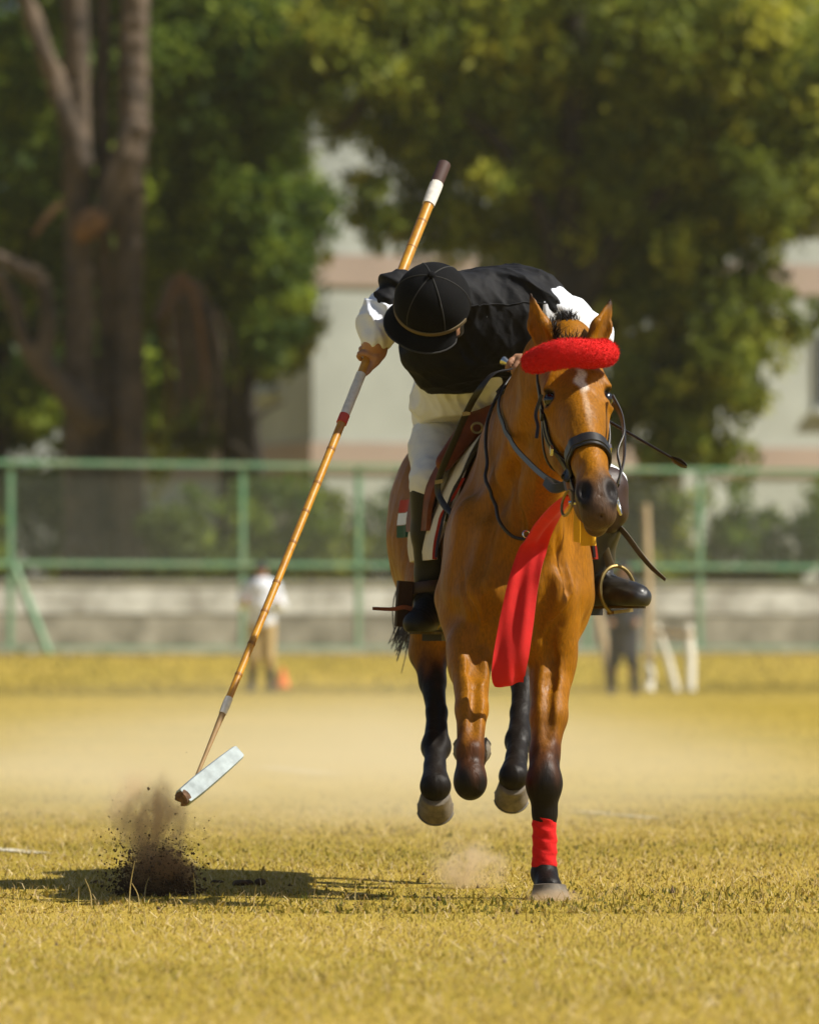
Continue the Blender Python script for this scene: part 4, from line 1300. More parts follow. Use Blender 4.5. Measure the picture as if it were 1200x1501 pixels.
rider = empty('person', W(690, 612, 21.15), 'polo player in black vest and velvet cap bending down from galloping horse with mallet', 'person')
body = Field([-.32, 19.95, .74], [.78, 21.5, 1.95], .0042)
# trunk, neck, head
body.chain([W(692, 600, 21.16), W(695, 560, 20.98), W(702, 492, 20.72), W(695, 452, 20.58)], [.07, .10, .13, .11], .05, (1, 0, 0), 1.25)
body.cone(RS, LS, .065, .065, .05)
body.cone(W(680, 452, 20.56), W(650, 452, 20.46), .055, .050, .03)
_CA = nrm([-.03, -.80, .60]); _PK = np.array([-.62, -.22, -.72]); _PK = nrm(_PK - _CA * np.dot(_PK, _CA)); _CS = np.cross(_CA, _PK)
_RC = np.array([_CS, _PK, _CA])                                      # head axes: across, face, crown
body.ell(HEAD, [.080, .098, .09], .02, _RC)
body.ell(HEAD - _CA * .085 + _PK * .005, [.056, .064, .085], .03, _RC)                       # face and jaw
body.cone(HEAD - _CA * .070 + _PK * .066, HEAD - _CA * .105 + _PK * .082, .010, .013, .012)  # nose
body.cone(HEAD - _CA * .138 + _PK * .058 - _CS * .018, HEAD - _CA * .138 + _PK * .058 + _CS * .018, .009, .009, .006)   # lips
for sx in (-1, 1):
    body.ell(HEAD - _CA * .070 - _PK * .005 + _CS * sx * .080, [.011, .026, .034], .008, _RC)  # ears
    body.ell(HEAD - _CA * .068 + _PK * .070 + _CS * sx * .030, [.014, .010, .009], .006, _RC, 'sub')  # eye sockets
# arms
body.chain([RS, RE, RWr], [.056, .042, .029], .02)
body.chain([LS, LE, LWr], [.056, .042, .029], .02)
# legs
for a, b, c, d in ((HIP_R, KN_R, AN_R, TO_R), (HIP_L, KN_L, AN_L, TO_L)):
    body.chain([a, b, (b + c) / 2, c, d], [.070, .050, .046, .036, .028], .02)
body.ell((HIP_R + HIP_L) / 2 + [0, .03, .02], [.12, .09, .08], .05)


def fist(f, c, m, palm, wrist, grip, back):
    """closed hand: palm block beside the shaft, four curled fingers round it, thumb along it"""
    m = nrm(m); p = nrm(np.asarray(palm) - m * np.dot(palm, m)); q = np.cross(m, p)
    if np.dot(q, back) < 0: q = -q                     # q: side over which the fingers pass first
    rr = grip + .0085
    pc = c + p * (grip + .016)
    f.cone(pc - m * .026, pc + m * .028, .021, .022, .008, p, .8)
    f.cone(wrist, pc, .029, .024, .015)
    f.cone(wrist, pc + q * .012 - m * .012, .026, .02, .015)
    for i, (off, fr, ln) in enumerate(((-.034, .0085, 215), (-.0115, .0092, 235), (.0105, .0094, 240), (.032, .009, 225))):
        cc = c + m * off
        pts = [pc + m * off * .95 + q * .016]
        for a in np.linspace(38, ln, 6):
            a = rad(a); pts.append(cc + (p * math.cos(a) + q * math.sin(a)) * rr * (1.08 if a < 1.9 else 1.0))
        f.chain(pts, [fr * 1.18, fr * 1.12, fr * 1.1, fr, fr * 1.02, fr * .95, fr * .85], .003)
    th = [pc + m * .022, c + p * (grip + .012) + m * .046 - q * .004, c + p * (grip + .004) - q * .006 + m * .072, c - q * .004 + p * (grip + .002) + m * .088]
    f.chain(th, [.015, .0125, .0105, .008], .006)


fist(body, shaft(524), MD, [.9, .25, .35], RWr, .0135, [-.2, -1, 0])
fist(body, CROP_A + CD * .055, CD, [.45, .35, .5], LWr, .008, [-.5, -1, .3])
link('body', body.mesh('body', 1), M['skin'], rider)
mb = MB(); wa = nrm(shaft(520) - RWr); mb.torus(RWr + wa * .012 + [0, -.0, -.004], wa + np.array([.1, -.3, 0]), .031, .0022, sx=1.0); mb.build('bangle', M['gold'], rider)


def folds(amp, fr, seed, dirv=(1, .3, .5)):
    g = np.random.default_rng(seed)
    ks = []
    for i in range(5):
        d = nrm(np.asarray(dirv) + g.normal(0, .45, 3)); ks.append((d * fr * g.uniform(.6, 1.8), g.uniform(0, 6), g.uniform(.5, 1)))

    def fn(X, Y, Z):
        w = .5 * np.sin(X * 13 + Z * 17 + seed) + .4 * np.sin(Y * 19 - Z * 11)
        r = 0
        for k, ph, a in ks:
            s_ = np.sin(k[0] * X + k[1] * Y + k[2] * Z + ph + 2.0 * w)
            r = r + a * (1 - np.abs(s_)) ** 2
        return -amp * (r / 2.2 - .35)
    return fn


# shirt (white): sleeves and tail
sh = Field([-.22, 20.2, 1.33], [.68, 21.5, 1.96], .005)
sh.chain([W(692, 606, 21.12), W(695, 560, 20.98), W(702, 492, 20.72), W(695, 456, 20.58)], [.155, .14, .150, .11], .05, (1, 0, 0), 1.18)
sh.chain([RS + [.03, 0, -.01], RE * .5 + RS * .5, RE, RE * .3 + RWr * .7], [.075, .068, .062, .046], .03)
sh.chain([LS, LE * .5 + LS * .5, LE, LE * .3 + LWr * .7], [.078, .072, .066, .045], .03)
sh.ell(W(683, 596, 21.05), [.165, .16, .075], .04)
sh.warp(folds(.014, 26, 3))
sh.cut(W(650, 618, 21.0), [0, -.12, -1])
link('shirt', sh.mesh('shirt', 1), M['whitecloth'], rider)

# vest (black), hanging loose
vs = Field([-.16, 20.25, 1.40], [.58, 21.35, 1.98], .0048)
vs.cone(W(612, 436, 20.56), W(800, 462, 20.60), .080, .074, .05)
vs.ell(W(700, 478, 20.72), [.225, .25, .17], .06)
vs.ell(W(752, 440, 20.66), [.15, .16, .105], .06)
vs.ell(W(660, 515, 20.66), [.135, .15, .115], .05)
vs.cone(W(636, 543, 20.66), W(745, 552, 20.80), .055, .050, .06)
vs.cone(W(618, 520, 20.62), W(628, 556, 20.62), .050, .030, .04)
vs.cone(W(762, 520, 20.66), W(770, 548, 20.72), .075, .06, .05)
vs.cone(W(576, 420, 20.52), W(566, 440, 20.48), .048, .030, .03)             # loose shoulder cap
vs.cone(W(590, 408, 20.54), W(560, 432, 20.50), .030, .022, .02)
vs.cone(W(800, 450, 20.58), W(813, 462, 20.60), .072, .058, .03)
vs.cone(W(668, 436, 20.50), W(700, 440, 20.56), .078, .09, .03)             # collar
vs.warp(folds(.020, 17, 8, (.6, .4, 1)))
vs.warp(folds(.007, 42, 5, (1, .2, .3)))
vs.cut(W(650, 581, 20.75), [.02, -.15, -1])
vo = link('vest', vs.mesh('vest', 1), M['blackcloth'], rider)
vo['label'] = 'loose creased black vest'
mb = MB()                                                                   # yoke seam
mb.tube(vs.snap(spline([W(684, 452, 20.42), W(712, 446, 20.42), W(745, 441, 20.45), W(775, 440, 20.48), W(800, 446, 20.52)], 6), .0005), .0022, 6); mb.build('yoke_seam', M['blackcloth'], vo)

# breeches
br = Field([-.1, 20.65, 1.05], [.76, 21.5, 1.58], .006)
br.ell((HIP_R + HIP_L) / 2 + [0, .02, .02], [.20, .17, .15], .05)
br.chain([HIP_R, (HIP_R + KN_R) / 2 + [-.01, 0, 0], KN_R, KN_R * .75 + AN_R * .25], [.095, .080, .064, .052], .03)
br.chain([HIP_L, (HIP_L + KN_L) / 2, KN_L, KN_L * .8 + AN_L * .2], [.10, .088, .070, .058], .03)
br.warp(folds(.006, 50, 4, (.4, .4, 1)))
link('breeches', br.mesh('breeches', 1), M['breeches'], rider)

# boots
for nm, kn, an, to, m_, lo, hi, lab in (('boot', KN_R, AN_R, TO_R, 'boot', [-.12, 20.7, .72], [.2, 21.3, 1.32], None), ('boot', KN_L, AN_L, TO_L, 'dustyboot', [.45, 20.55, .78], [.8, 21.2, 1.3], 'dusty scuffed black boot')):
    b_ = Field(lo, hi, .0045)
    top = kn * .93 + an * .07
    b_.chain([top, kn * .6 + an * .4, kn * .25 + an * .75, an], [.069, .062, .050, .046], .02)
    d = nrm(to - an); fl = nrm([d[0], d[1], 0]); heel = an - fl * .035 + [0, 0, -.045]
    b_.cone(an, heel, .045, .037, .02)
    b_.cone(heel, to, .036, .036, .02)
    b_.cone(an + fl * .02, to - fl * .045 + [0, 0, .008], .044, .042, .03)
    b_.ell(to - fl * .01, [.046, .050, .036], .02)
    b_.warp(lambda X, Y, Z: .0025 * (1 - np.abs(np.sin(Z * 70 + 3 * np.sin(X * 40 + Y * 30)))) ** 3 * np.clip(1 - np.abs(Z - an[2]) / .08, 0, 1))
    zs = to[2] - .026
    b_.cut([0, 0, zs], [0, 0, -1])
    bo = link(nm, b_.mesh(nm, 1), M[m_], rider)
    if lab: bo['label'] = lab
    # welted sole and heel block under the boot
    mb = MB(); sd = np.cross(fl, [0, 0, 1]); P = []
    for (a, w) in ((-.062, .020), (-.052, .028), (0, .028), (.06, .030), (.12, .037), (.165, .037), (.195, .026), (.206, .010)):
        P.append((a * np.linalg.norm((to - an)[:2]) / .19, w))
    pts = [an + fl * a + sd * w for a, w in P] + [an + fl * a - sd * w for a, w in reversed(P)]
    n = len(pts); Vv = [[p[0], p[1], zs + .001] for p in pts] + [[p[0], p[1], zs - .007] for p in pts]
    mb.add(Vv, [tuple(range(n)), tuple(range(2 * n - 1, n - 1, -1))] + [(i, i + n, (i + 1) % n + n, (i + 1) % n) for i in range(n)])
    so = mb.build('sole', M['olive'], bo, False)
    hb_ = an - fl * .035; mb = MB(); mb.box([hb_[0], hb_[1], zs - .0172], fl * .030, sd * .031, [0, 0, .0105]); mb.build('heel', M['strap'], bo, False)
    cf = MB(); sp = [an + np.array([.049 * math.cos(a), .049 * math.sin(a), .012 + .006 * math.sin(2 * a)]) for a in np.linspace(0, 2 * math.pi, 25)]
    cf.strap(b_.snap(sp, .001), .014, .004, [0, 0, 1]); cf.build('ankle_strap', M[m_], bo)

# leather knee guard on his left knee
kg = Field([.48, 20.6, 1.02], [.76, 21.1, 1.36], .005)
kg.ell(KN_L + [.006, -.02, -.035], [.074, .080, .110], .02)
kg.warp(lambda X, Y, Z: .004 * np.sin(Z * 55 + 2 * np.sin(X * 40)) * np.sin(X * 45))
kg.ell(KN_L + [.003, .02, -.03], [.066, .072, .15], .01, None, 'sub')
kg.cut(KN_L + [0, .05, 0], [0, 1, 0])
ko = link('knee_guard', kg.mesh('knee_guard', 1), M['darkbrown'], rider); ko['label'] = 'brown leather knee guard'

# velvet cap with button, seams, tan band and peak
CA = nrm([-.03, -.80, .60])            # crown axis towards the camera and up
CPK = nrm(np.array([-.62, -.22, -.72]) - CA * np.dot([-.62, -.22, -.72], CA))     # peak direction
CS = np.cross(CA, CPK)
cr = Field([-.18, 20.0, 1.58], [.30, 20.62, 1.98], .004)
CC = HEAD + np.array([.0, -.005, .012])
RC = np.array([CS, CPK, CA])
cr.ell(CC, [.114, .116, .116], .02, RC)
cr.cut(CC - CA * .045, -CA)
cr.warp(lambda X, Y, Z: 0 * X * Y * Z)
cap = link('riding_cap', cr.mesh('riding_cap', 2), M['velvet'], rider); cap['label'] = 'black velvet riding cap with tan band'
for k in range(6):
    a = rad(30 + 60 * k); dr = CS * math.cos(a) + CPK * math.sin(a)
    sp = [CC + (CA * math.cos(q) + dr * math.sin(q)) * .125 for q in np.linspace(.06, 1.75, 16)]
    mb = MB(); mb.tube(cr.snap(sp, .0004), .0017, 6); mb.build('seam', M['grey_trim'], cap)
fbn = MB(); q = cr.snap(CC + CA * .125, .004)[0]
Vv, Fc = [], []
for i in range(6):
    for k in range(12):
        p_ = math.pi / 2 * i / 5; a = 2 * math.pi * k / 12
        Vv.append(q + .013 * (math.sin(p_) * (math.cos(a) * CS + math.sin(a) * CPK)) + CA * .009 * math.cos(p_))
for i in range(5):
    for k in range(12): Fc.append((i * 12 + k, (i + 1) * 12 + k, (i + 1) * 12 + (k + 1) % 12, i * 12 + (k + 1) % 12))
fbn.add(Vv, Fc); fbn.build('button', M['velvet'], cap)
mb = MB(); sp = [CC - CA * .020 + (CS * math.cos(a) + CPK * math.sin(a)) * .125 for a in np.linspace(rad(-10), rad(190), 30)]
sp = cr.snap(sp, .003); mb.strap(sp, .014, .004, CA); mb.build('band', M['tan_trim'], cap)
mb = MB(); Vv, Fc = [], []                                          # curved peak
NA, NR = 20, 6
for lay in (0, 1):
    for i in range(NA + 1):
        a = rad(8 + 164 * i / NA); dr = CS * math.cos(a) + CPK * math.sin(a)
        b0 = CC - CA * .030 + CS * math.cos(a) * .107 + CPK * math.sin(a) * .109
        for j in range(NR + 1):
            t = j / NR; ext = .050 * math.sin(rad(180 * i / NA)) ** .6
            Vv.append(b0 + dr * ext * t - CA * (.004 * lay + .022 * t * t + .022 * abs(math.cos(a)) * t))
n = (NA + 1) * (NR + 1)
for i in range(NA):
    for j in range(NR):
        q = lambda i, j: i * (NR + 1) + j
        Fc.append((q(i, j), q(i + 1, j), q(i + 1, j + 1), q(i, j + 1))); Fc.append((n + q(i, j + 1), n + q(i + 1, j + 1), n + q(i + 1, j), n + q(i, j)))
    Fc.append((q(i, NR), q(i + 1, NR), n + q(i + 1, NR), n + q(i, NR)))
mb.add(Vv, Fc); pk = mb.build('peak', M['velvet'], cap)
mb = MB(); mb.tube([np.array(Vv[i * (NR + 1) + NR]) for i in range(NA + 1)], .0028, 6); mb.build('piping', M['grey_trim'], pk)
mb = MB(); mb.strap(spline([CC + CS * -.115 - CA * .03, CC + CS * -.10 - CA * .09, CC - CA * .13 + CPK * .03, CC + CS * .10 - CA * .09, CC + CS * .115 - CA * .03], 6), .016, .003, CPK); mb.build('chin_strap', M['strap'], cap)

# ------------------------------------------------------------------ mallet
mal = empty('polo_mallet', MBt, 'long golden cane polo mallet with white taped grip swung over the turf', 'mallet')
bow = lambda py: shaft(py) + np.array([.006, 0, 0]) * math.sin(math.pi * (py - 240) / 906.)
mb = MB(); mb.tube([bow(y) for y in np.linspace(272, 1042, 40)], [.0172, .0158, .0138, .0126, .0120, .0112, .0104], 14); mb.build('cane_shaft', M['cane'], mal)
mb = MB(); mb.tube([shaft(239), shaft(241), shaft(272)], [.0195, .021, .0205], 14); mb.build('butt_grip', M['rubber'], mal)
mb = MB(); mb.tube([bow(y) for y in (270, 278, 290, 303)], [.0208, .0212, .0207, .0195], 14); mb.build('tape', M['tape'], mal)
mb = MB(); mb.tube([bow(y) for y in np.linspace(561, 622, 14)], [.0155, .0150, .0155, .0148, .0152, .0147], 14); mb.build('tape', M['tape'], mal)
mb = MB(); mb.tube([bow(y) for y in (622, 628, 634)], .0162, 14); mb.build('red_tape', M['redtape'], mal)
mb = MB(); mb.tube([bow(y) for y in (1030, 1040, 1052)], [.0122, .0128, .0112], 12); mb.build('tape', M['tape'], mal)
mb = MB(); mb.tube([bow(y) for y in np.linspace(1048, 1144, 10)], [.0098, .0075, .0058, .0052], 10); mb.build('thin_end', M['thincane'], mal)
for y in (330, 372, 672, 716, 768, 815, 866, 912, 960, 1003):
    y += random.uniform(-8, 8); r = np.interp(y, [272, 400, 660, 1042], [.0172, .0152, .0127, .0107])
    mb = MB(); mb.tube([bow(y - 2), bow(y), bow(y + 2)], [r, r + .0009, r], 14); mb.build('cane_ring', M['node'], mal)
ha, hz = W(268, 1170, 19.54), W(348, 1104, 19.72); hd = nrm(hz - ha)
mb = MB(); mb.strap([ha, ha + hd * .004, ha * .75 + hz * .25, ha * .5 + hz * .5, ha * .25 + hz * .75, hz - hd * .004, hz], [.048, .053, .056, .054, .050, .044, .038], .034, [-.5, .3, 1]); hdm = mb.build('mallet_head', M['malletwood'], mal)
mb = MB(); g = random.Random(5)
c0 = ha - hd * .002
ring = []
u = nrm(np.cross(hd, [0, 0, 1])); w = np.cross(hd, u)
Vv = [c0 - hd * .006]; Fc = []
for k in range(16):
    a = 2 * math.pi * k / 16; Vv.append(c0 + (math.cos(a) * u + math.sin(a) * w) * .022 - hd * g.uniform(-.004, .010))
for k in range(16):
    a = 2 * math.pi * k / 16; Vv.append(c0 + hd * .012 + (math.cos(a) * u + math.sin(a) * w) * .0242)
for k in range(16):
    k2 = (k + 1) % 16
    Fc += [(0, 1 + k2, 1 + k), (1 + k, 1 + k2, 17 + k2, 17 + k)]
mb.add(Vv, Fc); mb.build('chipped_end', M['brokenwood'], hdm, False)

# ------------------------------------------------------------------ riding crop
crop = empty('riding_crop', CROP_A, 'thin black riding crop with looped tip held with the reins', 'riding crop')
L_ = np.linalg.norm(CROP_B - CROP_A)
mb = MB(); mb.tube([CROP_A + CD * L_ * t for t in (.06, .4, .7, .93)], [.006, .0055, .0045, .0038], 8); mb.build('shaft', M['strap'], crop)
mb = MB(); mb.tube([CROP_A - CD * .012, CROP_A - CD * .008, CROP_A + CD * .012, CROP_A + CD * .03], [.013, .014, .008, .007], 10); mb.build('silver_cap', M['steel'], crop)
mb = MB(); mb.strap(spline([CROP_B - CD * .05, CROP_B - CD * .02 + [0, 0, .006], CROP_B, CROP_B - CD * .02 - [0, 0, .006], CROP_B - CD * .05 - [0, 0, .004]], 5), .022, .003, [.3, -1, .3]); mb.build('leather_tip', M['strap'], crop)

# ------------------------------------------------------------------ stirrups (parts of the saddle)


def stirrup(c, R, up, nrmv, leather):
    up = nrm(up); n = nrm(nrmv - up * np.dot(nrmv, up)); s = np.cross(up, n)
    pts = []
    for a in np.linspace(-62, 242, 26):
        a = rad(a); pts.append(c + s * R * math.cos(a) * .92 + up * R * (math.sin(a) * 1.12 + .08))
    mb = MB(); mb.tube(pts, .0062, 8); st = mb.build('stirrup_iron', M['brass'], sad)
    b = c + up * R * (-.90)
    mb = MB(); mb.box(b, s * R * .52, n * .020, up * .005); mb.build('tread', M['brass'], st, False)
    mb = MB(); mb.strap(spline(leather, 6), .027, .006, [.8, -.5, 0]); mb.build('stirrup_leather', M['olive'], sad)
    return st


cL = W(905, 868, 20.82)
stirrup(cL, .067, [-.12, 0, 1], nrm(TO_L - AN_L), [W(880, 775, 20.9), W(885, 800, 20.86), W(895, 832, 20.82)])
cR = W(626, 898, 20.97)
stirrup(cR + [0, 0, .006], .060, [0, 0, 1], nrm(TO_R - AN_R), [W(650, 800, 21.08), W(640, 840, 21.05), W(628, 864, 20.99)])
# loose leather tail flapping on the far side
mb = MB(); mb.strap(spline([W(900, 765, 20.86), W(918, 785, 20.84), W(938, 812, 20.80), W(956, 833, 20.78), W(975, 850, 20.76)], 6), [.022, .022, .021, .019, .013], .004, [.5, -.75, .4]); mb.build('loose_strap', M['olive'], sad)
# brown strap wound round the near boot with hanging keeper
bs_ = empty('leather_boot_strap', W(620, 862, 20.98), 'dark brown leather strap wrapped around boot with hanging keeper', 'strap')
sp = [W(632, 862, 20.99) + np.array([.072 * math.cos(a) - .006, .075 * math.sin(a), .010 * math.cos(a * 1.0 + .6)]) for a in np.linspace(0, 2 * math.pi, 29)]
mb = MB(); mb.strap(sp, .034, .006, [0, 0, 1]); mb.build('band', M['darkbrown'], bs_)
mb = MB(); mb.strap(spline([W(594, 852, 20.93), W(592, 880, 20.93), W(590, 918, 20.94)], 6), .052, .020, [1, .3, 0]); mb.build('keeper', M['darkbrown'], bs_)
mb = MB(); mb.strap(spline([W(604, 893, 20.90), W(592, 890, 20.905), W(575, 893, 20.915), W(546, 892, 20.93)], 6), [.014, .014, .012, .010], .005, [0, 0, 1]); mb.build('strap_tongue', M['brown'], bs_)
mb = MB(); mb.strap(spline([W(651, 868, 20.915), W(655, 880, 20.92), W(656, 892, 20.94)], 5), .022, .006, [.6, -.8, 0]); mb.build('strap_end', M['darkbrown'], bs_)

# ------------------------------------------------------------------ red cloth, ribbon, bandages


def cloth_strip(pts, wid, wide, thick, fold, nw, mt, name, lab, cat, seed):
    P = spline(pts, 9); n = len(P); T = np.gradient(P, axis=0)
    wid = np.interp(np.linspace(0, 1, n), np.linspace(0, 1, len(wid)), wid)
    Vv, Fc = [], []
    for lay in (0, 1):
        for i in range(n):
            t = nrm(T[i]); a = nrm(np.asarray(wide) - t * np.dot(wide, t)); b = nrm(np.cross(t, a))
            if b[1] > 0: b = -b
            for j in range(nw + 1):
                s_ = j / nw - .5
                d = fold * (math.sin(s_ * 7 + i * .11 + seed) * .6 + math.sin(s_ * 13 - i * .17) * .3) + .25 * wid[i] * (.25 - s_ * s_) * .8
                Vv.append(P[i] + a * wid[i] * s_ + b * (d - lay * thick))
    N1 = n * (nw + 1)
    q = lambda i, j: i * (nw + 1) + j
    for i in range(n - 1):
        for j in range(nw):
            Fc += [(q(i, j), q(i + 1, j), q(i + 1, j + 1), q(i, j + 1)), (N1 + q(i, j + 1), N1 + q(i + 1, j + 1), N1 + q(i + 1, j), N1 + q(i, j))]
        Fc += [(q(i, 0), N1 + q(i, 0), N1 + q(i + 1, 0), q(i + 1, 0)), (q(i + 1, nw), N1 + q(i + 1, nw), N1 + q(i, nw), q(i, nw))]
    for j in range(nw):
        Fc += [(q(0, j + 1), N1 + q(0, j + 1), N1 + q(0, j), q(0, j)), (q(n - 1, j), N1 + q(n - 1, j), N1 + q(n - 1, j + 1), q(n - 1, j + 1))]
    mb = MB(); mb.add(Vv, Fc)
    o = mb.build(name, mt)
    return tag(o, lab, cat)


def proud(px, py, Y, off=.022):
    p = W(px, py, Y)
    return hb.snap(p, off, 12, True)[0]


cloth_strip([W(840, 726, 19.62), W(822, 745, 19.76), proud(800, 770, 19.93), proud(783, 800, 20.03, .012), proud(768, 850, 20.02), proud(757, 910, 20.0), proud(749, 960, 19.99), W(745, 990, 20.0), W(746, 1004, 20.015)],
            [.040, .068, .080, .078, .088, .100, .104, .100, .086], [1, .0, .42], .006, .009, 12, M['red'], 'red_cloth', 'long red cloth hanging down the front of the horse chest', 'cloth', 1)
yr = empty('yellow_ribbon', W(858, 745, 19.62), 'short yellow cloth ribbon hanging under the horse chin', 'ribbon')
for pts, wd, sd in (([W(848, 735, 19.64), W(852, 760, 19.62), W(852, 794, 19.64)], [.03, .044, .046], 1), ([W(856, 738, 19.60), W(861, 764, 19.50), W(862, 800, 19.50)], [.02, .042, .046], 4)):
    o = cloth_strip(pts, wd, [1, .1, .06], .003, .010, 8, M['yellow'], 'ribbon_tail', None, None, sd)
    o.parent = yr; o.location = -yr.location
ban = Field([.28, 19.95, 0.02], [.52, 20.25, .30], .003)
ban.chain([W(797, 1199, 20.09), W(798, 1235, 20.10), W(797, 1273, 20.10)], [.035, .0355, .037], .004)
ban.warp(lambda X, Y, Z: -.0020 * (1 - np.abs(np.sin(Z * 95 + 9 * X + 4 * Y + .8 * np.sin(X * 50)))) ** 3 + .0012 * np.sin(Z * 160 + X * 90))
ban.cut(W(797, 1197, 20.09), [.05, 0, 1]); ban.cut(W(797, 1276, 20.09), [-.05, 0, -1])
tag(link('leg_bandage', ban.mesh('leg_bandage', 1), M['redfleece']), 'red leg wrap on the planted foreleg above the hoof', 'leg bandage')
ban = Field([.05, 19.9, .2], [.32, 20.4, .5], .004)
ban.chain([W(689, 1150, 20.02), W(690, 1140, 20.14), W(692, 1122, 20.25)], [.046, .037, .036], .004)
ban.warp(lambda X, Y, Z: .0015 * np.sin(Y * 130 + X * 40))
ban.cut(W(690, 1150, 20.0), [0, -1, .1]); ban.cut(W(690, 1120, 20.26), [0, 1, .2])
tag(link('leg_bandage', ban.mesh('leg_bandage', 1), M['redfleece']), 'red leg wrap on the folded foreleg behind the knee', 'leg bandage')

# ================================================================== FIGURES BY THE FENCE


def standing(px, py, Y, H, label, top, legs, boots, stance, arms, face, coat=False, cap='navy'):
    x = (px - 600) * Y / F; g0 = np.array([x, Y, CAM_H + (HOR - py) * Y / F])
    root = empty('person', g0, label, 'person')
    k = H / 1.72

    def p(a, b, c): return g0 + np.array([a, b, c]) * k
    f = Field(g0 + [-.6, -.45, -.03], g0 + [.6, .45, 1.85], .014)
    for s_ in (-1, 1):
        f.chain([p(s_ * .09, 0, .88), p(s_ * stance * .75, -.02, .48), p(s_ * stance, .02, .08)], [.085, .06, .042], .03)
        f.cone(p(s_ * stance, .03, .04), p(s_ * (stance + .03), -.16, .035), .04, .035, .02)
        f.chain([p(s_ * .185, 0, 1.42), p(*[arms[0] * s_, arms[1], arms[2]]), p(arms[3] * s_, arms[4], arms[5])], [.055, .042, .034], .03)
        f.ell(p(arms[3] * s_, arms[4] - .03, arms[5]), [.04, .05, .04], .02)
    f.chain([p(0, 0, .92), p(0, 0, 1.15), p(0, 0, 1.38)], [.135, .125, .13], .05, (1, 0, 0), 1.25)
    f.cone(p(0, 0, 1.42), p(0, -.01, 1.55), .06, .05, .03)
    f.ell(p(0, -.01, 1.62), [.075, .095, .112], .02); f.cone(p(0, -.09, 1.62), p(0, -.115, 1.60), .014, .014, .01)
    link('body', f.mesh('body', 1), M['skin'], root)
    f = Field(g0 + [-.6, -.45, .3], g0 + [.6, .45, 1.6], .014)
    f.chain([p(0, 0, .95), p(0, 0, 1.15), p(0, 0, 1.40)], [.148, .142, .148], .05, (1, 0, 0), 1.25)
    for s_ in (-1, 1):
        a, b = p(arms[0] * s_, arms[1], arms[2]), p(arms[3] * s_, arms[4], arms[5])
        f.chain([p(s_ * .185, 0, 1.42), a, a * .25 + b * .75], [.07, .056, .046], .03)
    if coat:
        f.chain([p(0, 0, 1.0), p(0, 0, .52)], [.14, .135], .05, (1, 0, 0), 1.2); f.cut(p(0, 0, .52), [0, 0, -1])
    f.warp(folds(.010, 34, 6))
    link('coat' if coat else 'shirt', f.mesh('top', 1), M[top], root)
    f = Field(g0 + [-.5, -.3, .2], g0 + [.5, .3, 1.1], .014)
    for s_ in (-1, 1):
        f.chain([p(s_ * .09, 0, .88), p(s_ * stance * .75, -.02, .48), p(s_ * stance, 0, .34)], [.105, .085, .062], .03)
    f.ell(p(0, 0, .92), [.175, .14, .12], .03)
    link('trousers', f.mesh('trousers', 1), M[legs], root)
    for s_ in (-1, 1):
        f = Field(p(s_ * stance, 0, 0) + [-.16, -.32, -.03], p(s_ * stance, 0, 0) + [.16, .16, .48], .012)
        f.cone(p(s_ * stance * .9, 0, .38), p(s_ * stance, .02, .08), .066, .052, .02); f.cone(p(s_ * stance, .03, .045), p(s_ * (stance + .03), -.17, .04), .048, .042, .02)
        f.cut(p(0, 0, 0), [0, 0, -1]); f.cut(p(0, 0, .39), [0, 0, 1])
        link('boot', f.mesh('boot', 1), M[boots], root)
    f = Field(g0 + [-.2, -.3, 1.5], g0 + [.2, .2, 1.9], .01)
    f.ell(p(0, -.005, 1.66), [.088, .108, .09], .01); f.cut(p(0, 0, 1.655), [0, 0, -1]); f.ell(p(0, -.11, 1.66), [.07, .07, .012], .01)
    link('cap', f.mesh('cap', 1), M[cap], root)
    return root


standing(383, 1016, 89.6, 1.70, 'person in white shirt khaki trousers and dark boots standing before the green fence', 'whitecloth', 'khaki', 'navy', .13, (.27, .0, 1.17, .20, -.20, 1.24), 0)
standing(913, 1021, 88.2, 1.72, 'person in long dark coat standing with feet apart by the timber posts', 'navy', 'navy', 'navy', .15, (.22, .03, 1.15, .16, -.10, .95), 0, True)
# orange training cone far out
cx = W(414, 981, 96.); cx[2] = 0.0
mb = MB(); mb.tube([cx + [0, 0, .0], cx + [0, 0, .03], cx + [0, 0, .03], cx + [0, 0, .30]], [.15, .15, .10, .025], 14)
tag(mb.build('marker_cone', M['orange']), 'small orange marker cone on the grass beside person in white shirt', 'cone')
# timber props by the fence
tf = empty('timber_frame', W(985, 1006, 92.), 'rough pale timber stakes and braces standing before the green fence', 'timber frame')
for (a, b, r, m_, nm) in (((946, 740), (950, 965), .055, 'wood', 'pole'), ((950, 962), (951, 1008), .062, 'whitewood', 'stake'), ((962, 918), (992, 1008), .05, 'whitewood', 'brace'),
                          ((1009, 918), (1012, 1010), .062, 'whitewood', 'stake'), ((869, 870), (896, 1002), .06, 'wood', 'leaning_pole'), ((946, 925), (1014, 930), .04, 'wood', 'crossbar')):
    A, B = W(*a, 92.6), W(*b, 92.)
    if nm in ('stake', 'brace', 'leaning_pole'): B[2] = min(B[2], -.02) if nm != 'leaning_pole' else -.02
    mb = MB(); mb.tube([A, (A + B) / 2 + [.02, 0, 0], B], [r * .9, r, r], 10); mb.build(nm, M[m_], tf)

# ================================================================== DIRT AND DUST
DG = np.array([(232 - 600) * 20.35 / F, 20.35, 0.0])


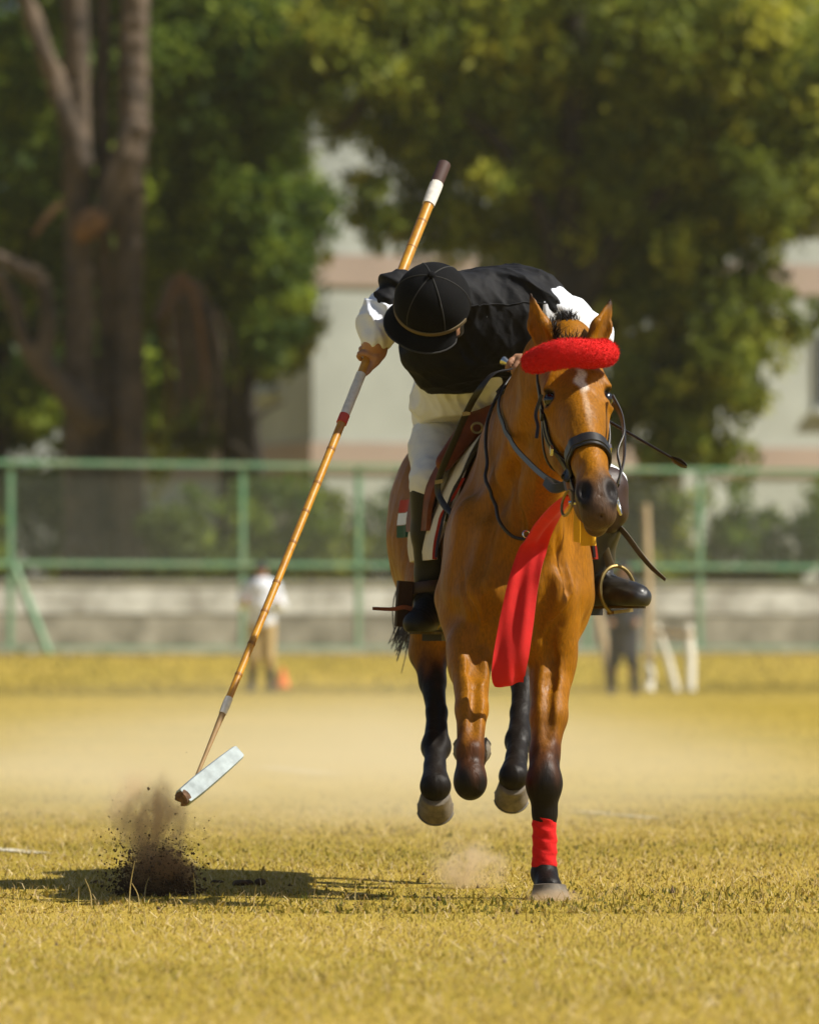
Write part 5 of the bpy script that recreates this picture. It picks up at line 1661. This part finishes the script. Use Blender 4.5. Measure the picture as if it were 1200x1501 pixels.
def rocks(name, cs, rs, seed, mt):
    g = np.random.default_rng(seed); n = len(cs)
    ico = np.array([(0, 0, 1), (.894, 0, .447), (.276, .851, .447), (-.724, .526, .447), (-.724, -.526, .447), (.276, -.851, .447),
                    (.724, .526, -.447), (-.276, .851, -.447), (-.894, 0, -.447), (-.276, -.851, -.447), (.724, -.526, -.447), (0, 0, -1)])
    T = np.array([(0, 1, 2), (0, 2, 3), (0, 3, 4), (0, 4, 5), (0, 5, 1), (1, 6, 2), (2, 7, 3), (3, 8, 4), (4, 9, 5), (5, 10, 1), (2, 6, 7), (3, 7, 8), (4, 8, 9), (5, 9, 10), (1, 10, 6), (6, 11, 7), (7, 11, 8), (8, 11, 9), (9, 11, 10), (10, 11, 6)])
    V = np.asarray(cs)[:, None, :] + ico[None] * np.asarray(rs)[:, None, None] * g.uniform(.55, 1.4, (n, 12, 1)) * g.uniform(.6, 1.3, (n, 1, 3))
    return link(name, mesh_np(name, V.reshape(-1, 3), None, (T[None] + np.arange(n)[:, None, None] * 12).reshape(-1, 3)), mt, None, False)


g = np.random.default_rng(17)
n = 11000
h = g.exponential(.050, n)
spread = .066 + .17 * h
cs = np.stack([DG[0] + .0 + g.normal(0, 1, n) * spread * .72 - .10 * h, DG[1] + g.normal(0, 1, n) * spread * .6, h], 1)
rs = np.clip(g.lognormal(-6.35, .5, n), .0007, .008) * np.clip(1.25 - h * 2.2, .35, 1.3)
keep = cs[:, 2] < .46
tag(rocks('dirt_spray', cs[keep], rs[keep], 2, M['soil']), 'spray of dark soil thrown up from the turf', 'dirt', None, 'stuff')
# divots lying on the turf
for (px, py, r, lab_) in ((364, 1292, .024, 'flat clod of dark soil lying on the turf right of dirt spray'), (316, 1288, .012, 'small crumb of soil lying between dirt spray and flat clod'), (141, 1289, .010, 'small crumb of soil lying on turf left of the dirt spray')):
    Yb = CAM_H * F / (py + 6 - HOR); c = W(px, py, Yb); f = Field(c - .1, c + .1, .004)
    c[2] = r * .25
    f = Field([c[0] - .1, c[1] - .1, -.04], [c[0] + .1, c[1] + .1, .08], .004)
    for k in range(7):
        f.ell(c + np.array([random.uniform(-1.6, 1.6) * r, random.uniform(-.8, .8) * r, random.uniform(-.2, .3) * r]), [r * random.uniform(.5, .9)] * 2 + [r * random.uniform(.3, .6)], .005)
    tag(link('soil_clod', f.mesh('soil_clod', 0), M['soil']), lab_, 'clod')


def dust(name, c, r, rgb, dens, scale, lo, hi, label, seed):
    """soft cloud body: lumpy ball with noise-broken smoke inside"""
    me = bpy.data.meshes.new(name); V, Fc = [], []
    for i in range(13):
        for k in range(20):
            p_, a_ = math.pi * i / 12, 2 * math.pi * k / 20
            V.append((math.sin(p_) * math.cos(a_), math.sin(p_) * math.sin(a_), math.cos(p_)))
    for i in range(12):
        for k in range(20):
            Fc.append((i * 20 + k, (i + 1) * 20 + k, (i + 1) * 20 + (k + 1) % 20, i * 20 + (k + 1) % 20))
    me.from_pydata(V, [], Fc); me.materials.append(volume_mat(name, rgb, dens, scale, lo, hi))
    o = bpy.data.objects.new(name, me); COL.objects.link(o); o.location = c; o.scale = r
    return tag(o, label, 'dust', None, 'stuff')


dust('dust_plume', W(226, 1214, 20.32), (.125, .12, .215), (.93, .70, .44), 46, 2.2, .42, .66, 'brown dust plume rising above the dirt spray', 1)
dust('dust_plume', W(186, 1180, 20.3), (.085, .09, .16), (.95, .76, .50), 24, 2.0, .40, .68, 'thin pale dust drifting off the top of the dirt spray', 2)
dust('dust_plume', W(232, 1280, 20.33), (.13, .12, .105), (.62, .42, .24), 80, 2.0, .35, .65, 'low brown dust wrapped round the base of the dirt spray', 7)
dust('dust_puff', W(686, 1272, 20.9), (.15, .16, .12), (.90, .74, .52), 26, 2.2, .42, .72, 'pale dust puff on the turf between the legs', 3)
dust('dust_puff', W(812, 1316, 19.93), (.10, .08, .035), (.86, .68, .46), 30, 1.5, .3, .7, 'low dust around the planted front hoof', 4)
dust('dust_trail', W(470, 1165, 34.), (3.4, 11.5, .66), (.98, .88, .64), .40, 1.6, .25, .75, 'wide pale dust trail hanging over field behind the horse', 5)

dust('dust_trail', W(700, 985, 78.), (11, 16, 2.6), (.97, .90, .72), .0055, 1.6, .2, .7, 'pale dust hanging over the far side of the field before the fence', 6)

# air: even thin haze over the whole field
hz_ = MB(); hz_.box([0, 150, 13.5], [160, 0, 0], [0, 190, 0], [0, 0, 15.0])
hm_ = bpy.data.materials.new('haze'); hm_.use_nodes = True
hn = hm_.node_tree; hn.nodes.remove(hn.nodes['Principled BSDF'])
vv = hn.nodes.new('ShaderNodeVolumePrincipled'); vv.inputs['Color'].default_value = (.96, .93, .82, 1); vv.inputs['Density'].default_value = .00014; vv.inputs['Anisotropy'].default_value = .1
hn.links.new(vv.outputs[0], hn.nodes['Material Output'].inputs['Volume'])
tag(hz_.build('haze', hm_, None, False), 'thin dusty haze over the field', 'haze', None, 'stuff')
